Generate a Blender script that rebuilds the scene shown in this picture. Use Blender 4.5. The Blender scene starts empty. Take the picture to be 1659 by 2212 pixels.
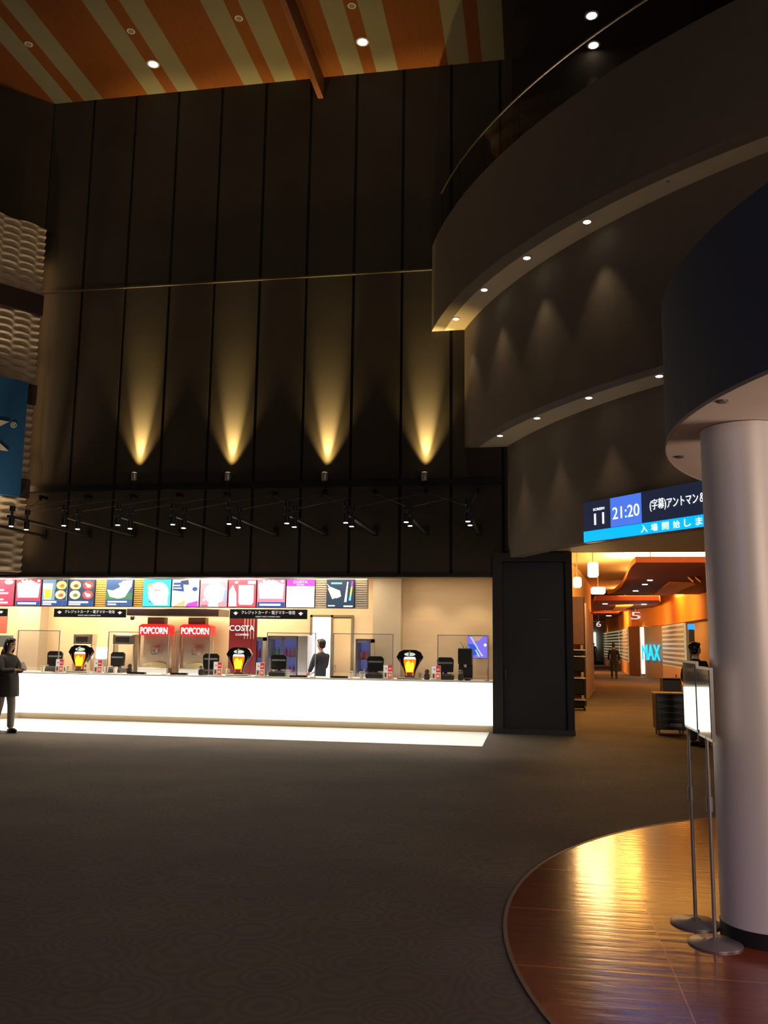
import bpy, math, random
from mathutils import Vector, Matrix
random.seed(7)
PI = math.pi
R_ = math.radians
sc = bpy.context.scene
COL = sc.collection

# ------------------------------------------------------------------ camera
F = 1881.0; CX, CY = 829.5, 1106.0; EYE = 1.65; D = 16.77
pt, ro, ya = R_(8.481), R_(.739), R_(-9.77)
fw = Vector((math.sin(ya)*math.cos(pt), math.cos(ya)*math.cos(pt), math.sin(pt)))
r0 = Vector((math.cos(ya), -math.sin(ya), 0)); u0 = r0.cross(fw)
rt = r0*math.cos(ro)+u0*math.sin(ro); up = u0*math.cos(ro)-r0*math.sin(ro)
cam = bpy.data.objects.new('camera', bpy.data.cameras.new('camera')); COL.objects.link(cam)
cam.data.sensor_fit = 'HORIZONTAL'; cam.data.sensor_width = 36; cam.data.lens = 36*F/1659
cam.data.clip_end = 300; cam.data.clip_start = .05
cam.matrix_world = Matrix(((rt.x, up.x, -fw.x, 0), (rt.y, up.y, -fw.y, 0), (rt.z, up.z, -fw.z, EYE), (0, 0, 0, 1)))
sc.camera = cam
def ray(x, y): return fw+rt*((x-CX)/F)-up*((y-CY)/F)
def at(x, y, Y=D):
    d = ray(x, y); return Vector((0, 0, EYE))+d*(Y/d.y)
def atz(x, y, z=0.):
    d = ray(x, y); return Vector((0, 0, EYE))+d*((z-EYE)/d.z)

# ------------------------------------------------------------------ exposure, world
sc.view_settings.view_transform = 'Standard'; sc.view_settings.look = 'None'
sc.view_settings.exposure = 0; sc.view_settings.gamma = 1; sc.view_settings.use_curve_mapping = False
w = bpy.data.worlds.new('world'); sc.world = w; w.use_nodes = True
w.node_tree.nodes['Background'].inputs[0].default_value = (1, .86, .70, 1)
w.node_tree.nodes['Background'].inputs[1].default_value = .036
LAMPS = bpy.data.collections.new('lamps'); COL.children.link(LAMPS)
def light(kind, loc, power, color=(1, .8, .55), target=None, **k):
    l = bpy.data.lights.new('lamp_light', kind); l.energy = power; l.color = color
    for a, v in k.items(): setattr(l, a, v)
    o = bpy.data.objects.new('lamp_light', l); LAMPS.objects.link(o); o.location = loc
    if target is not None:
        o.rotation_euler = (Vector(target)-Vector(loc)).to_track_quat('-Z', 'Y').to_euler()
    return o
WARM = (1, .74, .45)
# unseen lights added for the column, the canopy, the floor and the ceiling
light('AREA', (4.5, -2.0, 2.6), 185, (1, .76, .58), (1.6, 6, 1.9), shape='RECTANGLE', size=2.5, size_y=1.0)
light('AREA', (4.6, 5.2, 1.15), 95, (1, .80, .66), (3.6, 5.4, 3), shape='RECTANGLE', size=1.6, size_y=1.0)  # uplight under the canopy, added to brighten its soffit
light('AREA', (-1.5, .2, 3.2), 14, (.62, .60, 1), (1.3, 5.6, 1.8), shape='RECTANGLE', size=.8, size_y=2.0)
light('SPOT', (2.0, -1.0, 4.5), 220, (.42, .28, 1), (.85, 4.45, 0), spot_size=R_(24), spot_blend=1, shadow_soft_size=.15)  # violet spot added in place of a reflection on the floor
light('SPOT', (-7, 1.0, 6), 650, (1, .80, .55), (-5.5, 14.5, 13.7), spot_size=R_(70), spot_blend=1, shadow_soft_size=.4)  # off-frame spot added to brighten the striped ceiling

# ------------------------------------------------------------------ materials
MC = {}
def nodes(m): return m.node_tree.nodes, m.node_tree.links
def mat(name, col=(.5, .5, .5), rough=.5, metal=0., spec=.5, noise=0., nscale=8., bump=0., stretch=(1, 1, 1), coat=0.):
    if name in MC: return MC[name]
    m = bpy.data.materials.new(name); m.use_nodes = True; N, L = nodes(m); b = N['Principled BSDF']
    b.inputs['Base Color'].default_value = (*col, 1); b.inputs['Roughness'].default_value = rough
    b.inputs['Metallic'].default_value = metal; b.inputs['Specular IOR Level'].default_value = spec
    b.inputs['Coat Weight'].default_value = coat
    tc = N.new('ShaderNodeTexCoord'); mp = N.new('ShaderNodeMapping'); nz = N.new('ShaderNodeTexNoise')
    mp.inputs['Scale'].default_value = stretch; nz.inputs['Scale'].default_value = nscale; nz.inputs['Detail'].default_value = 5
    L.new(tc.outputs['Object'], mp.inputs[0]); L.new(mp.outputs[0], nz.inputs['Vector'])
    if noise:
        mx = N.new('ShaderNodeMix'); mx.data_type = 'RGBA'
        mx.inputs[6].default_value = tuple(c*(1-noise) for c in col)+(1,)
        mx.inputs[7].default_value = tuple(min(1, c*(1+noise)) for c in col)+(1,)
        L.new(nz.outputs[0], mx.inputs[0]); L.new(mx.outputs[2], b.inputs['Base Color'])
    if bump:
        bp = N.new('ShaderNodeBump'); bp.inputs['Strength'].default_value = bump; bp.inputs['Distance'].default_value = .02
        L.new(nz.outputs[0], bp.inputs['Height']); L.new(bp.outputs[0], b.inputs['Normal'])
    MC[name] = m; return m
def emit(col, s=1., name=None):
    k = name or 'glow_%02x%02x%02x_%d' % (*[int(max(0, min(1, c))*255) for c in col], int(s*100))
    if k in MC: return MC[k]
    m = bpy.data.materials.new(k); m.use_nodes = True; N, L = nodes(m); b = N['Principled BSDF']
    b.inputs['Base Color'].default_value = (*[c*.5 for c in col], 1)
    b.inputs['Emission Color'].default_value = (*col, 1); b.inputs['Emission Strength'].default_value = s
    b.inputs['Roughness'].default_value = .4
    MC[k] = m; return m
def srgb(r, g, b):
    f = lambda c: (c/255/12.92 if c/255 <= .04045 else ((c/255+.055)/1.055)**2.4)
    return (f(r), f(g), f(b))
def glass(name, tint=(1, 1, 1), gloss=.10):
    if name in MC: return MC[name]
    m = bpy.data.materials.new(name); m.use_nodes = True; N, L = nodes(m); N.remove(N['Principled BSDF'])
    t = N.new('ShaderNodeBsdfTransparent'); t.inputs[0].default_value = (*tint, 1)
    g = N.new('ShaderNodeBsdfGlossy'); g.inputs['Roughness'].default_value = .02
    lw = N.new('ShaderNodeLayerWeight'); lw.inputs[0].default_value = .25
    ml = N.new('ShaderNodeMath'); ml.operation = 'MULTIPLY_ADD'; ml.inputs[1].default_value = .6; ml.inputs[2].default_value = gloss*.4
    x = N.new('ShaderNodeMixShader')
    L.new(lw.outputs['Fresnel'], ml.inputs[0]); L.new(ml.outputs[0], x.inputs[0])
    L.new(t.outputs[0], x.inputs[1]); L.new(g.outputs[0], x.inputs[2]); L.new(x.outputs[0], N['Material Output'].inputs[0])
    MC[name] = m; return m

def carpet_mat():
    m = bpy.data.materials.new('carpet'); m.use_nodes = True; N, L = nodes(m); b = N['Principled BSDF']
    tc = N.new('ShaderNodeTexCoord'); v = N.new('ShaderNodeTexVoronoi'); v.inputs['Scale'].default_value = 3.0; v.inputs['Randomness'].default_value = .75
    s = N.new('ShaderNodeMath'); s.operation = 'MULTIPLY'; s.inputs[1].default_value = 48
    si = N.new('ShaderNodeMath'); si.operation = 'SINE'
    nz = N.new('ShaderNodeTexNoise'); nz.inputs['Scale'].default_value = .7; nz.inputs['Detail'].default_value = 6
    fz = N.new('ShaderNodeTexNoise'); fz.inputs['Scale'].default_value = 160
    r = N.new('ShaderNodeMapRange'); r.inputs[1].default_value = -1; r.inputs[2].default_value = 1
    mx = N.new('ShaderNodeMix'); mx.data_type = 'RGBA'; mx.inputs[6].default_value = (.098, .077, .061, 1); mx.inputs[7].default_value = (.125, .099, .078, 1)
    mx2 = N.new('ShaderNodeMix'); mx2.data_type = 'RGBA'; mx2.blend_type = 'MULTIPLY'; mx2.inputs[0].default_value = .8
    cr = N.new('ShaderNodeMapRange'); cr.inputs[1].default_value = .3; cr.inputs[2].default_value = .7; cr.inputs[3].default_value = .6; cr.inputs[4].default_value = 1.2
    L.new(tc.outputs['Object'], v.inputs['Vector']); L.new(v.outputs['Distance'], s.inputs[0]); L.new(s.outputs[0], si.inputs[0])
    L.new(si.outputs[0], r.inputs[0]); L.new(r.outputs[0], mx.inputs[0])
    L.new(tc.outputs['Object'], nz.inputs['Vector']); L.new(tc.outputs['Object'], fz.inputs['Vector'])
    L.new(nz.outputs[0], cr.inputs[0]); L.new(mx.outputs[2], mx2.inputs[6]); L.new(cr.outputs[0], mx2.inputs[7])
    L.new(mx2.outputs[2], b.inputs['Base Color'])
    b.inputs['Roughness'].default_value = .75; b.inputs['Specular IOR Level'].default_value = .22
    b.inputs['Sheen Weight'].default_value = .025; b.inputs['Sheen Roughness'].default_value = .5
    bp = N.new('ShaderNodeBump'); bp.inputs['Strength'].default_value = .4; bp.inputs['Distance'].default_value = .01
    L.new(fz.outputs[0], bp.inputs['Height']); L.new(bp.outputs[0], b.inputs['Normal'])
    MC['carpet'] = m; return m
def stone_mat():
    m = bpy.data.materials.new('polished_red_floor'); m.use_nodes = True; N, L = nodes(m); b = N['Principled BSDF']
    tc = N.new('ShaderNodeTexCoord')
    nz = N.new('ShaderNodeTexNoise'); nz.inputs['Scale'].default_value = 2.2; nz.inputs['Detail'].default_value = 8
    cr = N.new('ShaderNodeValToRGB'); e = cr.color_ramp.elements
    e[0].position = .3; e[0].color = (.13, .022, .007, 1); e[1].position = .75; e[1].color = (.33, .075, .022, 1)
    bk = N.new('ShaderNodeTexBrick'); bk.offset = 0; bk.inputs['Scale'].default_value = 1
    bk.inputs['Mortar Size'].default_value = .0035; bk.inputs['Brick Width'].default_value = 1.0; bk.inputs['Row Height'].default_value = 1.0
    bk.inputs['Mortar Smooth'].default_value = 0
    mx = N.new('ShaderNodeMix'); mx.data_type = 'RGBA'; mx.inputs[7].default_value = (.75, .35, .12, 1)
    mp = N.new('ShaderNodeMapping'); mp.inputs['Location'].default_value = (.32, .15, 0)
    L.new(tc.outputs['Object'], nz.inputs['Vector']); L.new(nz.outputs[0], cr.inputs[0])
    L.new(tc.outputs['Object'], mp.inputs[0]); L.new(mp.outputs[0], bk.inputs['Vector'])
    ml = N.new('ShaderNodeMath'); ml.operation = 'MULTIPLY'; ml.inputs[1].default_value = .55
    L.new(bk.outputs['Fac'], ml.inputs[0]); L.new(ml.outputs[0], mx.inputs[0]); L.new(cr.outputs[0], mx.inputs[6])
    L.new(mx.outputs[2], b.inputs['Base Color'])
    b.inputs['Roughness'].default_value = .20; b.inputs['Specular IOR Level'].default_value = .55
    b.inputs['Coat Weight'].default_value = .45; b.inputs['Coat Roughness'].default_value = .12
    mp2 = N.new('ShaderNodeMapping'); mp2.inputs['Scale'].default_value = (2.2, 14, 1); n2 = N.new('ShaderNodeTexNoise'); n2.inputs['Scale'].default_value = 1.1; n2.inputs['Detail'].default_value = 3
    bp = N.new('ShaderNodeBump'); bp.inputs['Strength'].default_value = .16; bp.inputs['Distance'].default_value = .012
    L.new(tc.outputs['Object'], mp2.inputs[0]); L.new(mp2.outputs[0], n2.inputs['Vector']); L.new(n2.outputs[0], bp.inputs['Height'])
    L.new(bp.outputs[0], b.inputs['Normal']); L.new(bp.outputs[0], b.inputs['Coat Normal'])
    MC['stone'] = m; return m
CARPET = carpet_mat(); STONE = stone_mat()
PANEL = mat('brown_wall_panel', (.052, .041, .031), .75, noise=.22, nscale=1.4, spec=.2)
GAP = mat('wall_gap', (.004, .003, .003), .9)
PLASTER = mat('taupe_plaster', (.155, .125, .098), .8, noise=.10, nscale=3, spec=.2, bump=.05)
PLASTER2 = mat('taupe_plaster_soffit', (.50, .41, .29), .8, noise=.06, nscale=3, spec=.2)  # same plaster made paler, bounced light put into the colour
WOOD = mat('orange_wood', (.150, .044, .009), .6, noise=.25, nscale=5, stretch=(8, .4, 8), spec=.2)
CREAM = mat('cream_ceiling', (.16, .137, .088), .7, noise=.07, nscale=2)
DARKC = mat('dark_ceiling', (.022, .011, .007), .9)
BLACK = mat('black_plastic', (.012, .012, .014), .4)
BLACKM = mat('black_metal', (.010, .010, .010), .45, metal=.3)
STEEL = mat('stainless', (.55, .53, .50), .28, metal=1.)
WHITE = mat('white_gloss', (.85, .84, .80), .25)
BEIGE = mat('beige_wall', (.64, .51, .34), .6, noise=.08, nscale=2, stretch=(1, 1, 6))
GREYB = mat('grey_beige_pillar', (.46, .40, .31), .6, noise=.08, nscale=2)

# ------------------------------------------------------------------ mesh helpers
class MB:
    def __init__(s): s.v = []; s.f = []; s.m = []
    def add(s, vs, fs, mi=0):
        o = len(s.v); s.v += [tuple(v) for v in vs]; s.f += [tuple(i+o for i in f) for f in fs]; s.m += [mi]*len(fs); return s
    def box(s, a, b, mi=0):
        x0, y0, z0 = [min(p, q) for p, q in zip(a, b)]; x1, y1, z1 = [max(p, q) for p, q in zip(a, b)]
        return s.add([(x0, y0, z0), (x1, y0, z0), (x1, y1, z0), (x0, y1, z0), (x0, y0, z1), (x1, y0, z1), (x1, y1, z1), (x0, y1, z1)],
                     [(3, 2, 1, 0), (4, 5, 6, 7), (0, 1, 5, 4), (1, 2, 6, 5), (2, 3, 7, 6), (3, 0, 4, 7)], mi)
    def rbox(s, a, b, r=.01, mi=0):     # box with chamfered vertical and front edges
        x0, y0, z0 = [min(p, q) for p, q in zip(a, b)]; x1, y1, z1 = [max(p, q) for p, q in zip(a, b)]
        r = min(r, (x1-x0)/2.1, (y1-y0)/2.1, (z1-z0)/2.1); rings = []
        for z, k in ((z0, r), (z0+r, 0), (z1-r, 0), (z1, r)):
            X0, X1, Y0, Y1 = x0+k, x1-k, y0+k, y1-k; q = r*.6
            rings.append([(X0+q, Y0, z), (X1-q, Y0, z), (X1, Y0+q, z), (X1, Y1-q, z), (X1-q, Y1, z), (X0+q, Y1, z), (X0, Y1-q, z), (X0, Y0+q, z)])
        vs = sum(rings, []); fs = [tuple(reversed(range(8))), tuple(range(24, 32))]
        for i in range(3):
            for j in range(8): k = (j+1) % 8; fs.append((i*8+j, i*8+k, i*8+8+k, i*8+8+j))
        return s.add(vs, fs, mi)
    def prism(s, pts, z0, z1, mi=0):
        n = len(pts)
        return s.add([(x, y, z0) for x, y in pts]+[(x, y, z1) for x, y in pts],
                     [tuple(reversed(range(n))), tuple(range(n, 2*n))]+[(i, (i+1) % n, n+(i+1) % n, n+i) for i in range(n)], mi)
    def xprism(s, pts, y0, y1, mi=0):   # outline in x,z extruded along y
        n = len(pts)
        return s.add([(x, y0, z) for x, z in pts]+[(x, y1, z) for x, z in pts],
                     [tuple(range(n)), tuple(reversed(range(n, 2*n)))]+[(i, n+i, n+(i+1) % n, (i+1) % n) for i in range(n)], mi)
    def tube(s, p, q, r, r2=None, n=10, mi=0):
        p, q = Vector(p), Vector(q); r2 = r if r2 is None else r2; d = (q-p).normalized()
        a = d.orthogonal().normalized(); b = d.cross(a)
        vs = [p+(a*math.cos(t)+b*math.sin(t))*r for t in [2*PI*i/n for i in range(n)]]+[q+(a*math.cos(t)+b*math.sin(t))*r2 for t in [2*PI*i/n for i in range(n)]]
        return s.add(vs, [tuple(reversed(range(n))), tuple(range(n, 2*n))]+[(i, (i+1) % n, n+(i+1) % n, n+i) for i in range(n)], mi)
    def path(s, pts, r, n=8, mi=0):
        for a, b in zip(pts, pts[1:]): s.tube(a, b, r, n=n, mi=mi)
        return s
    def lathe(s, prof, c=(0, 0, 0), n=24, mi=0):
        k = len(prof); vs = []
        for r, z in prof: vs += [(c[0]+r*math.cos(2*PI*i/n), c[1]+r*math.sin(2*PI*i/n), c[2]+z) for i in range(n)]
        fs = [(j*n+i, j*n+(i+1) % n, (j+1)*n+(i+1) % n, (j+1)*n+i) for j in range(k-1) for i in range(n)]
        fs += [tuple(reversed(range(n))), tuple(range((k-1)*n, k*n))]
        return s.add(vs, fs, mi)
    def ell(s, c, r, n=16, m=10, mi=0):
        vs = [(c[0], c[1], c[2]-r[2])]
        for j in range(1, m):
            p = -PI/2+PI*j/m
            vs += [(c[0]+r[0]*math.cos(p)*math.cos(2*PI*i/n), c[1]+r[1]*math.cos(p)*math.sin(2*PI*i/n), c[2]+r[2]*math.sin(p)) for i in range(n)]
        vs.append((c[0], c[1], c[2]+r[2])); fs = [(0, 1+(i+1) % n, 1+i) for i in range(n)]
        for j in range(m-2):
            for i in range(n): a = 1+j*n; fs.append((a+i, a+(i+1) % n, a+n+(i+1) % n, a+n+i))
        a = 1+(m-2)*n; fs += [(a+i, a+(i+1) % n, len(vs)-1) for i in range(n)]
        return s.add(vs, fs, mi)
    def build(s, name, mats, parent=None, smooth=False, bevel=0):
        me = bpy.data.meshes.new(name); me.from_pydata(s.v, [], s.f)
        for m in (mats if isinstance(mats, (list, tuple)) else [mats]): me.materials.append(m)
        me.polygons.foreach_set('material_index', s.m)
        if smooth: me.polygons.foreach_set('use_smooth', [True]*len(s.f))
        me.update(); o = bpy.data.objects.new(name, me); COL.objects.link(o)
        if parent: o.parent = parent
        if smooth:
            try: me.set_sharp_from_angle(angle=R_(40))
            except Exception: pass
        return o
def tag(o, label, cat, group=None, kind=None):
    if label: o['label'] = label
    if cat: o['category'] = cat
    if group: o['group'] = group
    if kind: o['kind'] = kind
    return o
def thing(name, label, cat, loc=(0, 0, 0), rz=0., group=None):
    o = bpy.data.objects.new(name, None); COL.objects.link(o); o.empty_display_size = .1
    o.location = loc; o.rotation_euler = (0, 0, rz); return tag(o, label, cat, group)
def struct(o, label=None):
    o['kind'] = 'structure'
    if label: o['label'] = label
    return o
def dup(root, loc, label, rz=None, group=None):
    r = root.copy(); COL.objects.link(r); r.location = loc
    if rz is not None: r.rotation_euler = (0, 0, rz)
    r['label'] = label
    if group: r['group'] = group
    for ch in list(root.children):
        c = ch.copy(); COL.objects.link(c); c.parent = r
        for g in list(ch.children):
            d = g.copy(); COL.objects.link(d); d.parent = c
    return r
def lettering(text, x0, x1, z0, z1, y, m, parent=None, depth=.004, name='lettering'):
    cu = bpy.data.curves.new('t', 'FONT'); cu.body = text; cu.resolution_u = 3; cu.extrude = .02
    o = bpy.data.objects.new('t', cu); COL.objects.link(o); bpy.context.view_layer.update()
    me = bpy.data.meshes.new_from_object(o.evaluated_get(bpy.context.evaluated_depsgraph_get()))
    bpy.data.objects.remove(o); bpy.data.curves.remove(cu)
    xs = [v.co.x for v in me.vertices]; ys = [v.co.y for v in me.vertices]
    if not xs: return None
    a, b, c, d = min(xs), max(xs), min(ys), max(ys)
    for v in me.vertices:
        x, yy, zz = v.co
        v.co = (x0+(x-a)/max(b-a, 1e-6)*(x1-x0), y-depth*(.5+zz/.04), z0+(yy-c)/max(d-c, 1e-6)*(z1-z0))
    me.materials.clear(); me.materials.append(m); me.update()
    q = bpy.data.objects.new(name, me); COL.objects.link(q)
    if parent: q.parent = parent
    return q
def picture(name, W, H, shapes, parent, y=0., s=1.2, base=(.5, .5, .5), x0=0., z0=0.):
    """a printed / backlit face: coloured outlines in 0..1 picture units on one mesh, facing -y"""
    mats = []; b = MB()
    def mi(c):
        m = emit(c, s)
        if m not in mats: mats.append(m)
        return mats.index(m)
    b.box((x0, y-.004, z0), (x0+W, y, z0+H), mi(base)); k = 0
    for col, pts in shapes:
        k += 1; yy = y-.004-.0006*k
        if pts[0] == 'e':
            _, cx, cz, rx, rz = pts; pts = [(cx+rx*math.cos(t), cz+rz*math.sin(t)) for t in [2*PI*i/14 for i in range(14)]]
        elif pts[0] == 'r':
            _, a, c, d, e = pts; pts = [(a, c), (d, c), (d, e), (a, e)]
        b.add([(x0+W*p, yy, z0+H*q) for p, q in pts], [tuple(range(len(pts)))], mi(col))
    return b.build(name, mats, parent)
def skin(name, chains, m, parent, sub=2):
    """chains: list of [(x,y,z,rx[,ry]), ...]; each later chain may start with an int = index of an earlier vertex"""
    vs, rs, es = [], [], []
    for ch in chains:
        prev = None
        for p in ch:
            if isinstance(p, int): prev = p; continue
            vs.append(p[:3]); rs.append((p[3], p[4] if len(p) > 4 else p[3]))
            if prev is not None: es.append((prev, len(vs)-1))
            prev = len(vs)-1
    me = bpy.data.meshes.new(name); me.from_pydata(vs, es, []); o = bpy.data.objects.new(name, me); COL.objects.link(o)
    o.modifiers.new('s', 'SKIN').use_smooth_shade = True
    for i, d in enumerate(me.skin_vertices[0].data): d.radius = rs[i]; d.use_root = (i == 0)
    ss = o.modifiers.new('d', 'SUBSURF'); ss.levels = sub; ss.render_levels = sub
    bpy.context.view_layer.update()
    nm = bpy.data.meshes.new_from_object(o.evaluated_get(bpy.context.evaluated_depsgraph_get()))
    bpy.data.objects.remove(o); bpy.data.meshes.remove(me)
    nm.name = name; nm.materials.clear(); nm.materials.append(m)
    q = bpy.data.objects.new(name, nm); COL.objects.link(q)
    if parent: q.parent = parent
    return q
def arc(c, R, a0, a1, n=64): return [(c[0]+R*math.cos(a0+(a1-a0)*i/n), c[1]+R*math.sin(a0+(a1-a0)*i/n)) for i in range(n+1)]

# ================================================================== STRUCTURE
# floors
ft = MB(); ft.box((-16, -6, -.2), (16, D, 0))
ft.box((.70, D, -.2), (16, 110, 0)); struct(ft.build('floor', CARPET))
TILE = mat('white_floor_tile', (.93, .92, .88), .3)
sb = MB(); sb.box((-13.2, 14.49, .001), (-.84, D, .006)); struct(sb.build('floor', TILE), 'white tiled floor strip along the lit counter')
kf = MB(); kf.box((-14, D+.001, -.2), (.70, 20, 0)); struct(kf.build('floor', mat('kitchen_floor', (.2, .1, .06), .4)))
DC = (4.14, 5.62); DR = 4.32
dd = MB(); dd.prism(arc(DC, DR, 0, 2*PI, 120)[:-1], .001, .008); struct(dd.build('floor', STONE), 'polished red brown round floor area with thin joints')
rim = MB(); o1 = arc(DC, DR+.022, 0, 2*PI, 120); o2 = arc(DC, DR, 0, 2*PI, 120)
for i in range(120): rim.prism([o1[i], o1[i+1], o2[i+1], o2[i]], 0, .010)
struct(rim.build('trim_1', mat('brass_edge', (.12, .085, .06), .45, metal=.5)), 'thin metal edge around the polished floor')

# back wall: dark brown panels with deep joints
S0, DS = -9.653, 1.0112
bw = MB(); bw.box((-10.9, D+.03, 2.95), (-.72, D+.35, 13.9), 1); bw.box((-.72, D+.03, 3.40), (8, D+.35, 13.9), 1)
for i in range(-1, 17):
    xa, xb = S0+DS*i+.030, S0+DS*(i+1)-.030
    if xa > -.8: bw.box((xa, D, 3.40), (xb, D+.04, 9.16), 0); bw.box((xa, D, 9.215), (xb, D+.04, 13.8), 0); continue
    for z0, z1 in ((2.965, 4.70), (4.74, 9.16), (9.215, 13.8)): bw.box((xa, D, z0), (xb, D+.04, z1), 0)
struct(bw.build('wall_back', [PANEL, GAP]))
lb = MB(); lb.box((-10.7, D-.04, 9.165), (8, D+.04, 9.20)); struct(lb.build('trim_2', PANEL), 'thin horizontal ledge across the back wall')
hb = MB(); hb.box((-10.65, D-.10, 4.70), (-.62, D+.04, 4.83)); struct(hb.build('trim_3', BLACKM), 'black horizontal beam across the back wall')
sl = MB(); sl.box((-13.4, D-.02, 2.90), (-.76, D+.36, 2.965)); struct(sl.build('trim_4', BLACKM), 'black lower edge of the panelled wall')
# left wall at 45 degrees, dark panels
LC = Vector((-10.655, D, 0)); LD = Vector((-.707, -.707, 0)); LN = Vector((.707, -.707, 0))
def onleft(u, off, z): return LC+LD*u+LN*off+Vector((0, 0, z))
def lbox(b, u0, u1, o0, o1, z0, z1, mi=0):
    P = [onleft(u, o, 0).to_2d() for u, o in ((u0, o0), (u0, o1), (u1, o1), (u1, o0))]
    return b.prism([tuple(p) for p in P], z0, z1, mi)
lw = MB(); lbox(lw, -.3, 7, -.35, -.03, 2.95, 13.9, 1)
for i in range(7): lbox(lw, .16+DS*i+.02 if i else .0, .16+DS*(i+1)-.02, -.04, 0, 10.3, 13.8, 0)
lbox(lw, .0, 7, -.04, 0, 2.95, 10.3, 0)
struct(lw.build('wall_left', [PANEL, GAP]))
# plaster relief cladding on the left wall, stood off from it
TD = Vector((math.cos(R_(-126)), math.sin(R_(-126)), 0)); TN = Vector((-TD.y, TD.x, 0)); TN = TN if TN.x > 0 else -TN
TP = at(100, 495, 16.38); TP.z = 0
def tex(u, off, z): return TP+TD*u+TN*off+Vector((0, 0, z))
def tbox(b, u0, u1, o0, o1, z0, z1, mi=0):
    b.prism([tuple(tex(u, o, 0).to_2d()) for u, o in ((u0, o0), (u0, o1), (u1, o1), (u1, o0))], z0, z1, mi); return b
def ontex(x, y, off=0.):
    d = ray(x, y); o = Vector((0, 0, EYE)); P = TP+TN*off; t = (P-o).dot(TN)/d.dot(TN); q = o+d*t; return (q-TP).dot(TD), q.z
rl = MB(); NU, NZ = 70, 320; zt0, zt1 = 2.97, 10.48; U1 = 3.2
for j in range(NZ+1):
    for i in range(NU+1):
        u = U1*i/NU; z = zt0+(zt1-zt0)*j/NZ
        rl.v.append(tuple(tex(u, .045*math.sin(2*PI*z/.155)*math.cos(PI*u/.36), z)))
for j in range(NZ):
    for i in range(NU): a = j*(NU+1)+i; rl.f.append((a, a+1, a+NU+2, a+NU+1)); rl.m.append(0)
tbox(rl, 0, U1, -.12, -.04, zt0, zt1)
struct(rl.build('trim_5', mat('relief_plaster', (.50, .39, .26), .8), smooth=True), 'rippled beige plaster cladding on the left wall')
DKB = mat('dark_brown_slab', (.020, .008, .006), .6)
for k, (z1, z0) in enumerate(((8.92, 8.47), (6.92, 6.50), (4.90, 4.50))):
    b = MB(); tbox(b, -.02, U1, .0, .10, z0, z1); struct(b.build('trim_%d' % (6+k), DKB), 'dark brown horizontal band on the rippled left wall')
# LED edge behind the cladding, washing the corner
for zz in (4.4, 6.6, 8.8): light('AREA', tuple(tex(-.03, -.22, zz)), 3.2, (1, .62, .28), tuple(tex(-1, -.35, zz)), shape='RECTANGLE', size=.08, size_y=2.1)

# ceiling: orange wood with cream stripes
ZC = 13.72; per = .1342*D; cb = MB(); xs = [-20.]
e0 = [-.5*D, -.4738*D, -.4575*D, -.4298*D]
cuts = []
for k in range(-4, 4):
    a, b_, c, d = [e+per*k for e in e0]; cuts += [(a, b_), (c, d)]
pos = -18.
for a, b_ in cuts:
    if a < pos: continue
    if a > -.3: break
    cb.box((pos, -6, ZC), (a, D, ZC+.1), 0); cb.box((a, -6, ZC), (b_, D, ZC+.1), 1); pos = b_
cb.box((pos, -6, ZC), (10, D, ZC+.1), 2)  # ceiling runs on here, its dimness put into a darker colour
struct(cb.build('ceiling', [WOOD, CREAM, DARKC]))
fb = MB(); fb.box((-4.45, -6, 13.23), (-4.33, D, ZC)); struct(fb.build('trim_9', mat('fin_wood', (.18, .055, .015), .6, noise=.2, nscale=6, stretch=(8, .4, 8))), 'wooden fin hanging from the striped ceiling')

# curved tiers on the right
C1, R1 = (9.285, 20.08), 11.72
C2, R2 = (10.45, 20.90), 12.45
C3, R3 = (10.485, 20.812), 11.673
def a_of(c, R, Y=D, sgn=-1): return PI+math.asin((c[1]-Y)/R)
def curve(c, R, n=72, Y=D): return arc(c, R, a_of(c, R, Y), PI*1.5, n)
def wall_curve(name, c, R, z0, z1, m, label, th=.25):
    A = curve(c, R); B_ = curve(c, R-th); b = MB()
    for i in range(len(A)-1): b.prism([A[i], A[i+1], B_[i+1], B_[i]], z0, z1)
    # merge-free but smooth enough at this facet count
    return struct(b.build(name, m), label)
def ring_slab(name, co, Ro, ci, Ri, z0, z1, m, label):
    A = curve(co, Ro); B_ = curve(ci, Ri); b = MB()
    for i in range(len(A)-1): b.prism([A[i], A[i+1], B_[i+1], B_[i]], z0, z1)
    return struct(b.build(name, m), label)
Z1, Z2, Z3, ZT = 7.862, 5.439, 3.27, 9.68
wall_curve('wall_balcony', C1, R1, Z1, ZT, PLASTER, 'topmost curved balcony front in dim taupe plaster')
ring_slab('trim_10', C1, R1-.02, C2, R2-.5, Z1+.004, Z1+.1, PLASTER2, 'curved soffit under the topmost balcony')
ring_slab('trim_11', C1, R1-.02, C1, R1-5, ZT-.2, ZT-.05, DARKC, 'balcony floor slab')
wall_curve('wall_right', C2, R2, Z2, Z1+.02, PLASTER, 'curved taupe wall between the two rows of downlights')
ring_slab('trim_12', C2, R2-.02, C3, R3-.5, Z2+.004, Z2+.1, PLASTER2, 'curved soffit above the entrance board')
wall_curve('wall_entrance', C3, R3, Z3, Z2+.02, PLASTER, 'curved taupe wall over the corridor entrance')
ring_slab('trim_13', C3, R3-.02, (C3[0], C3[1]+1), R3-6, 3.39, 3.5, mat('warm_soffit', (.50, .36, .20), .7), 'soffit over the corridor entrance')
# upper level wall above the balcony (seen dark through the glass)
b = MB(); b.box((-.3, D-.02, ZT), (8, D, ZC)); struct(b.build('wall_upper', DARKC))
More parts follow.
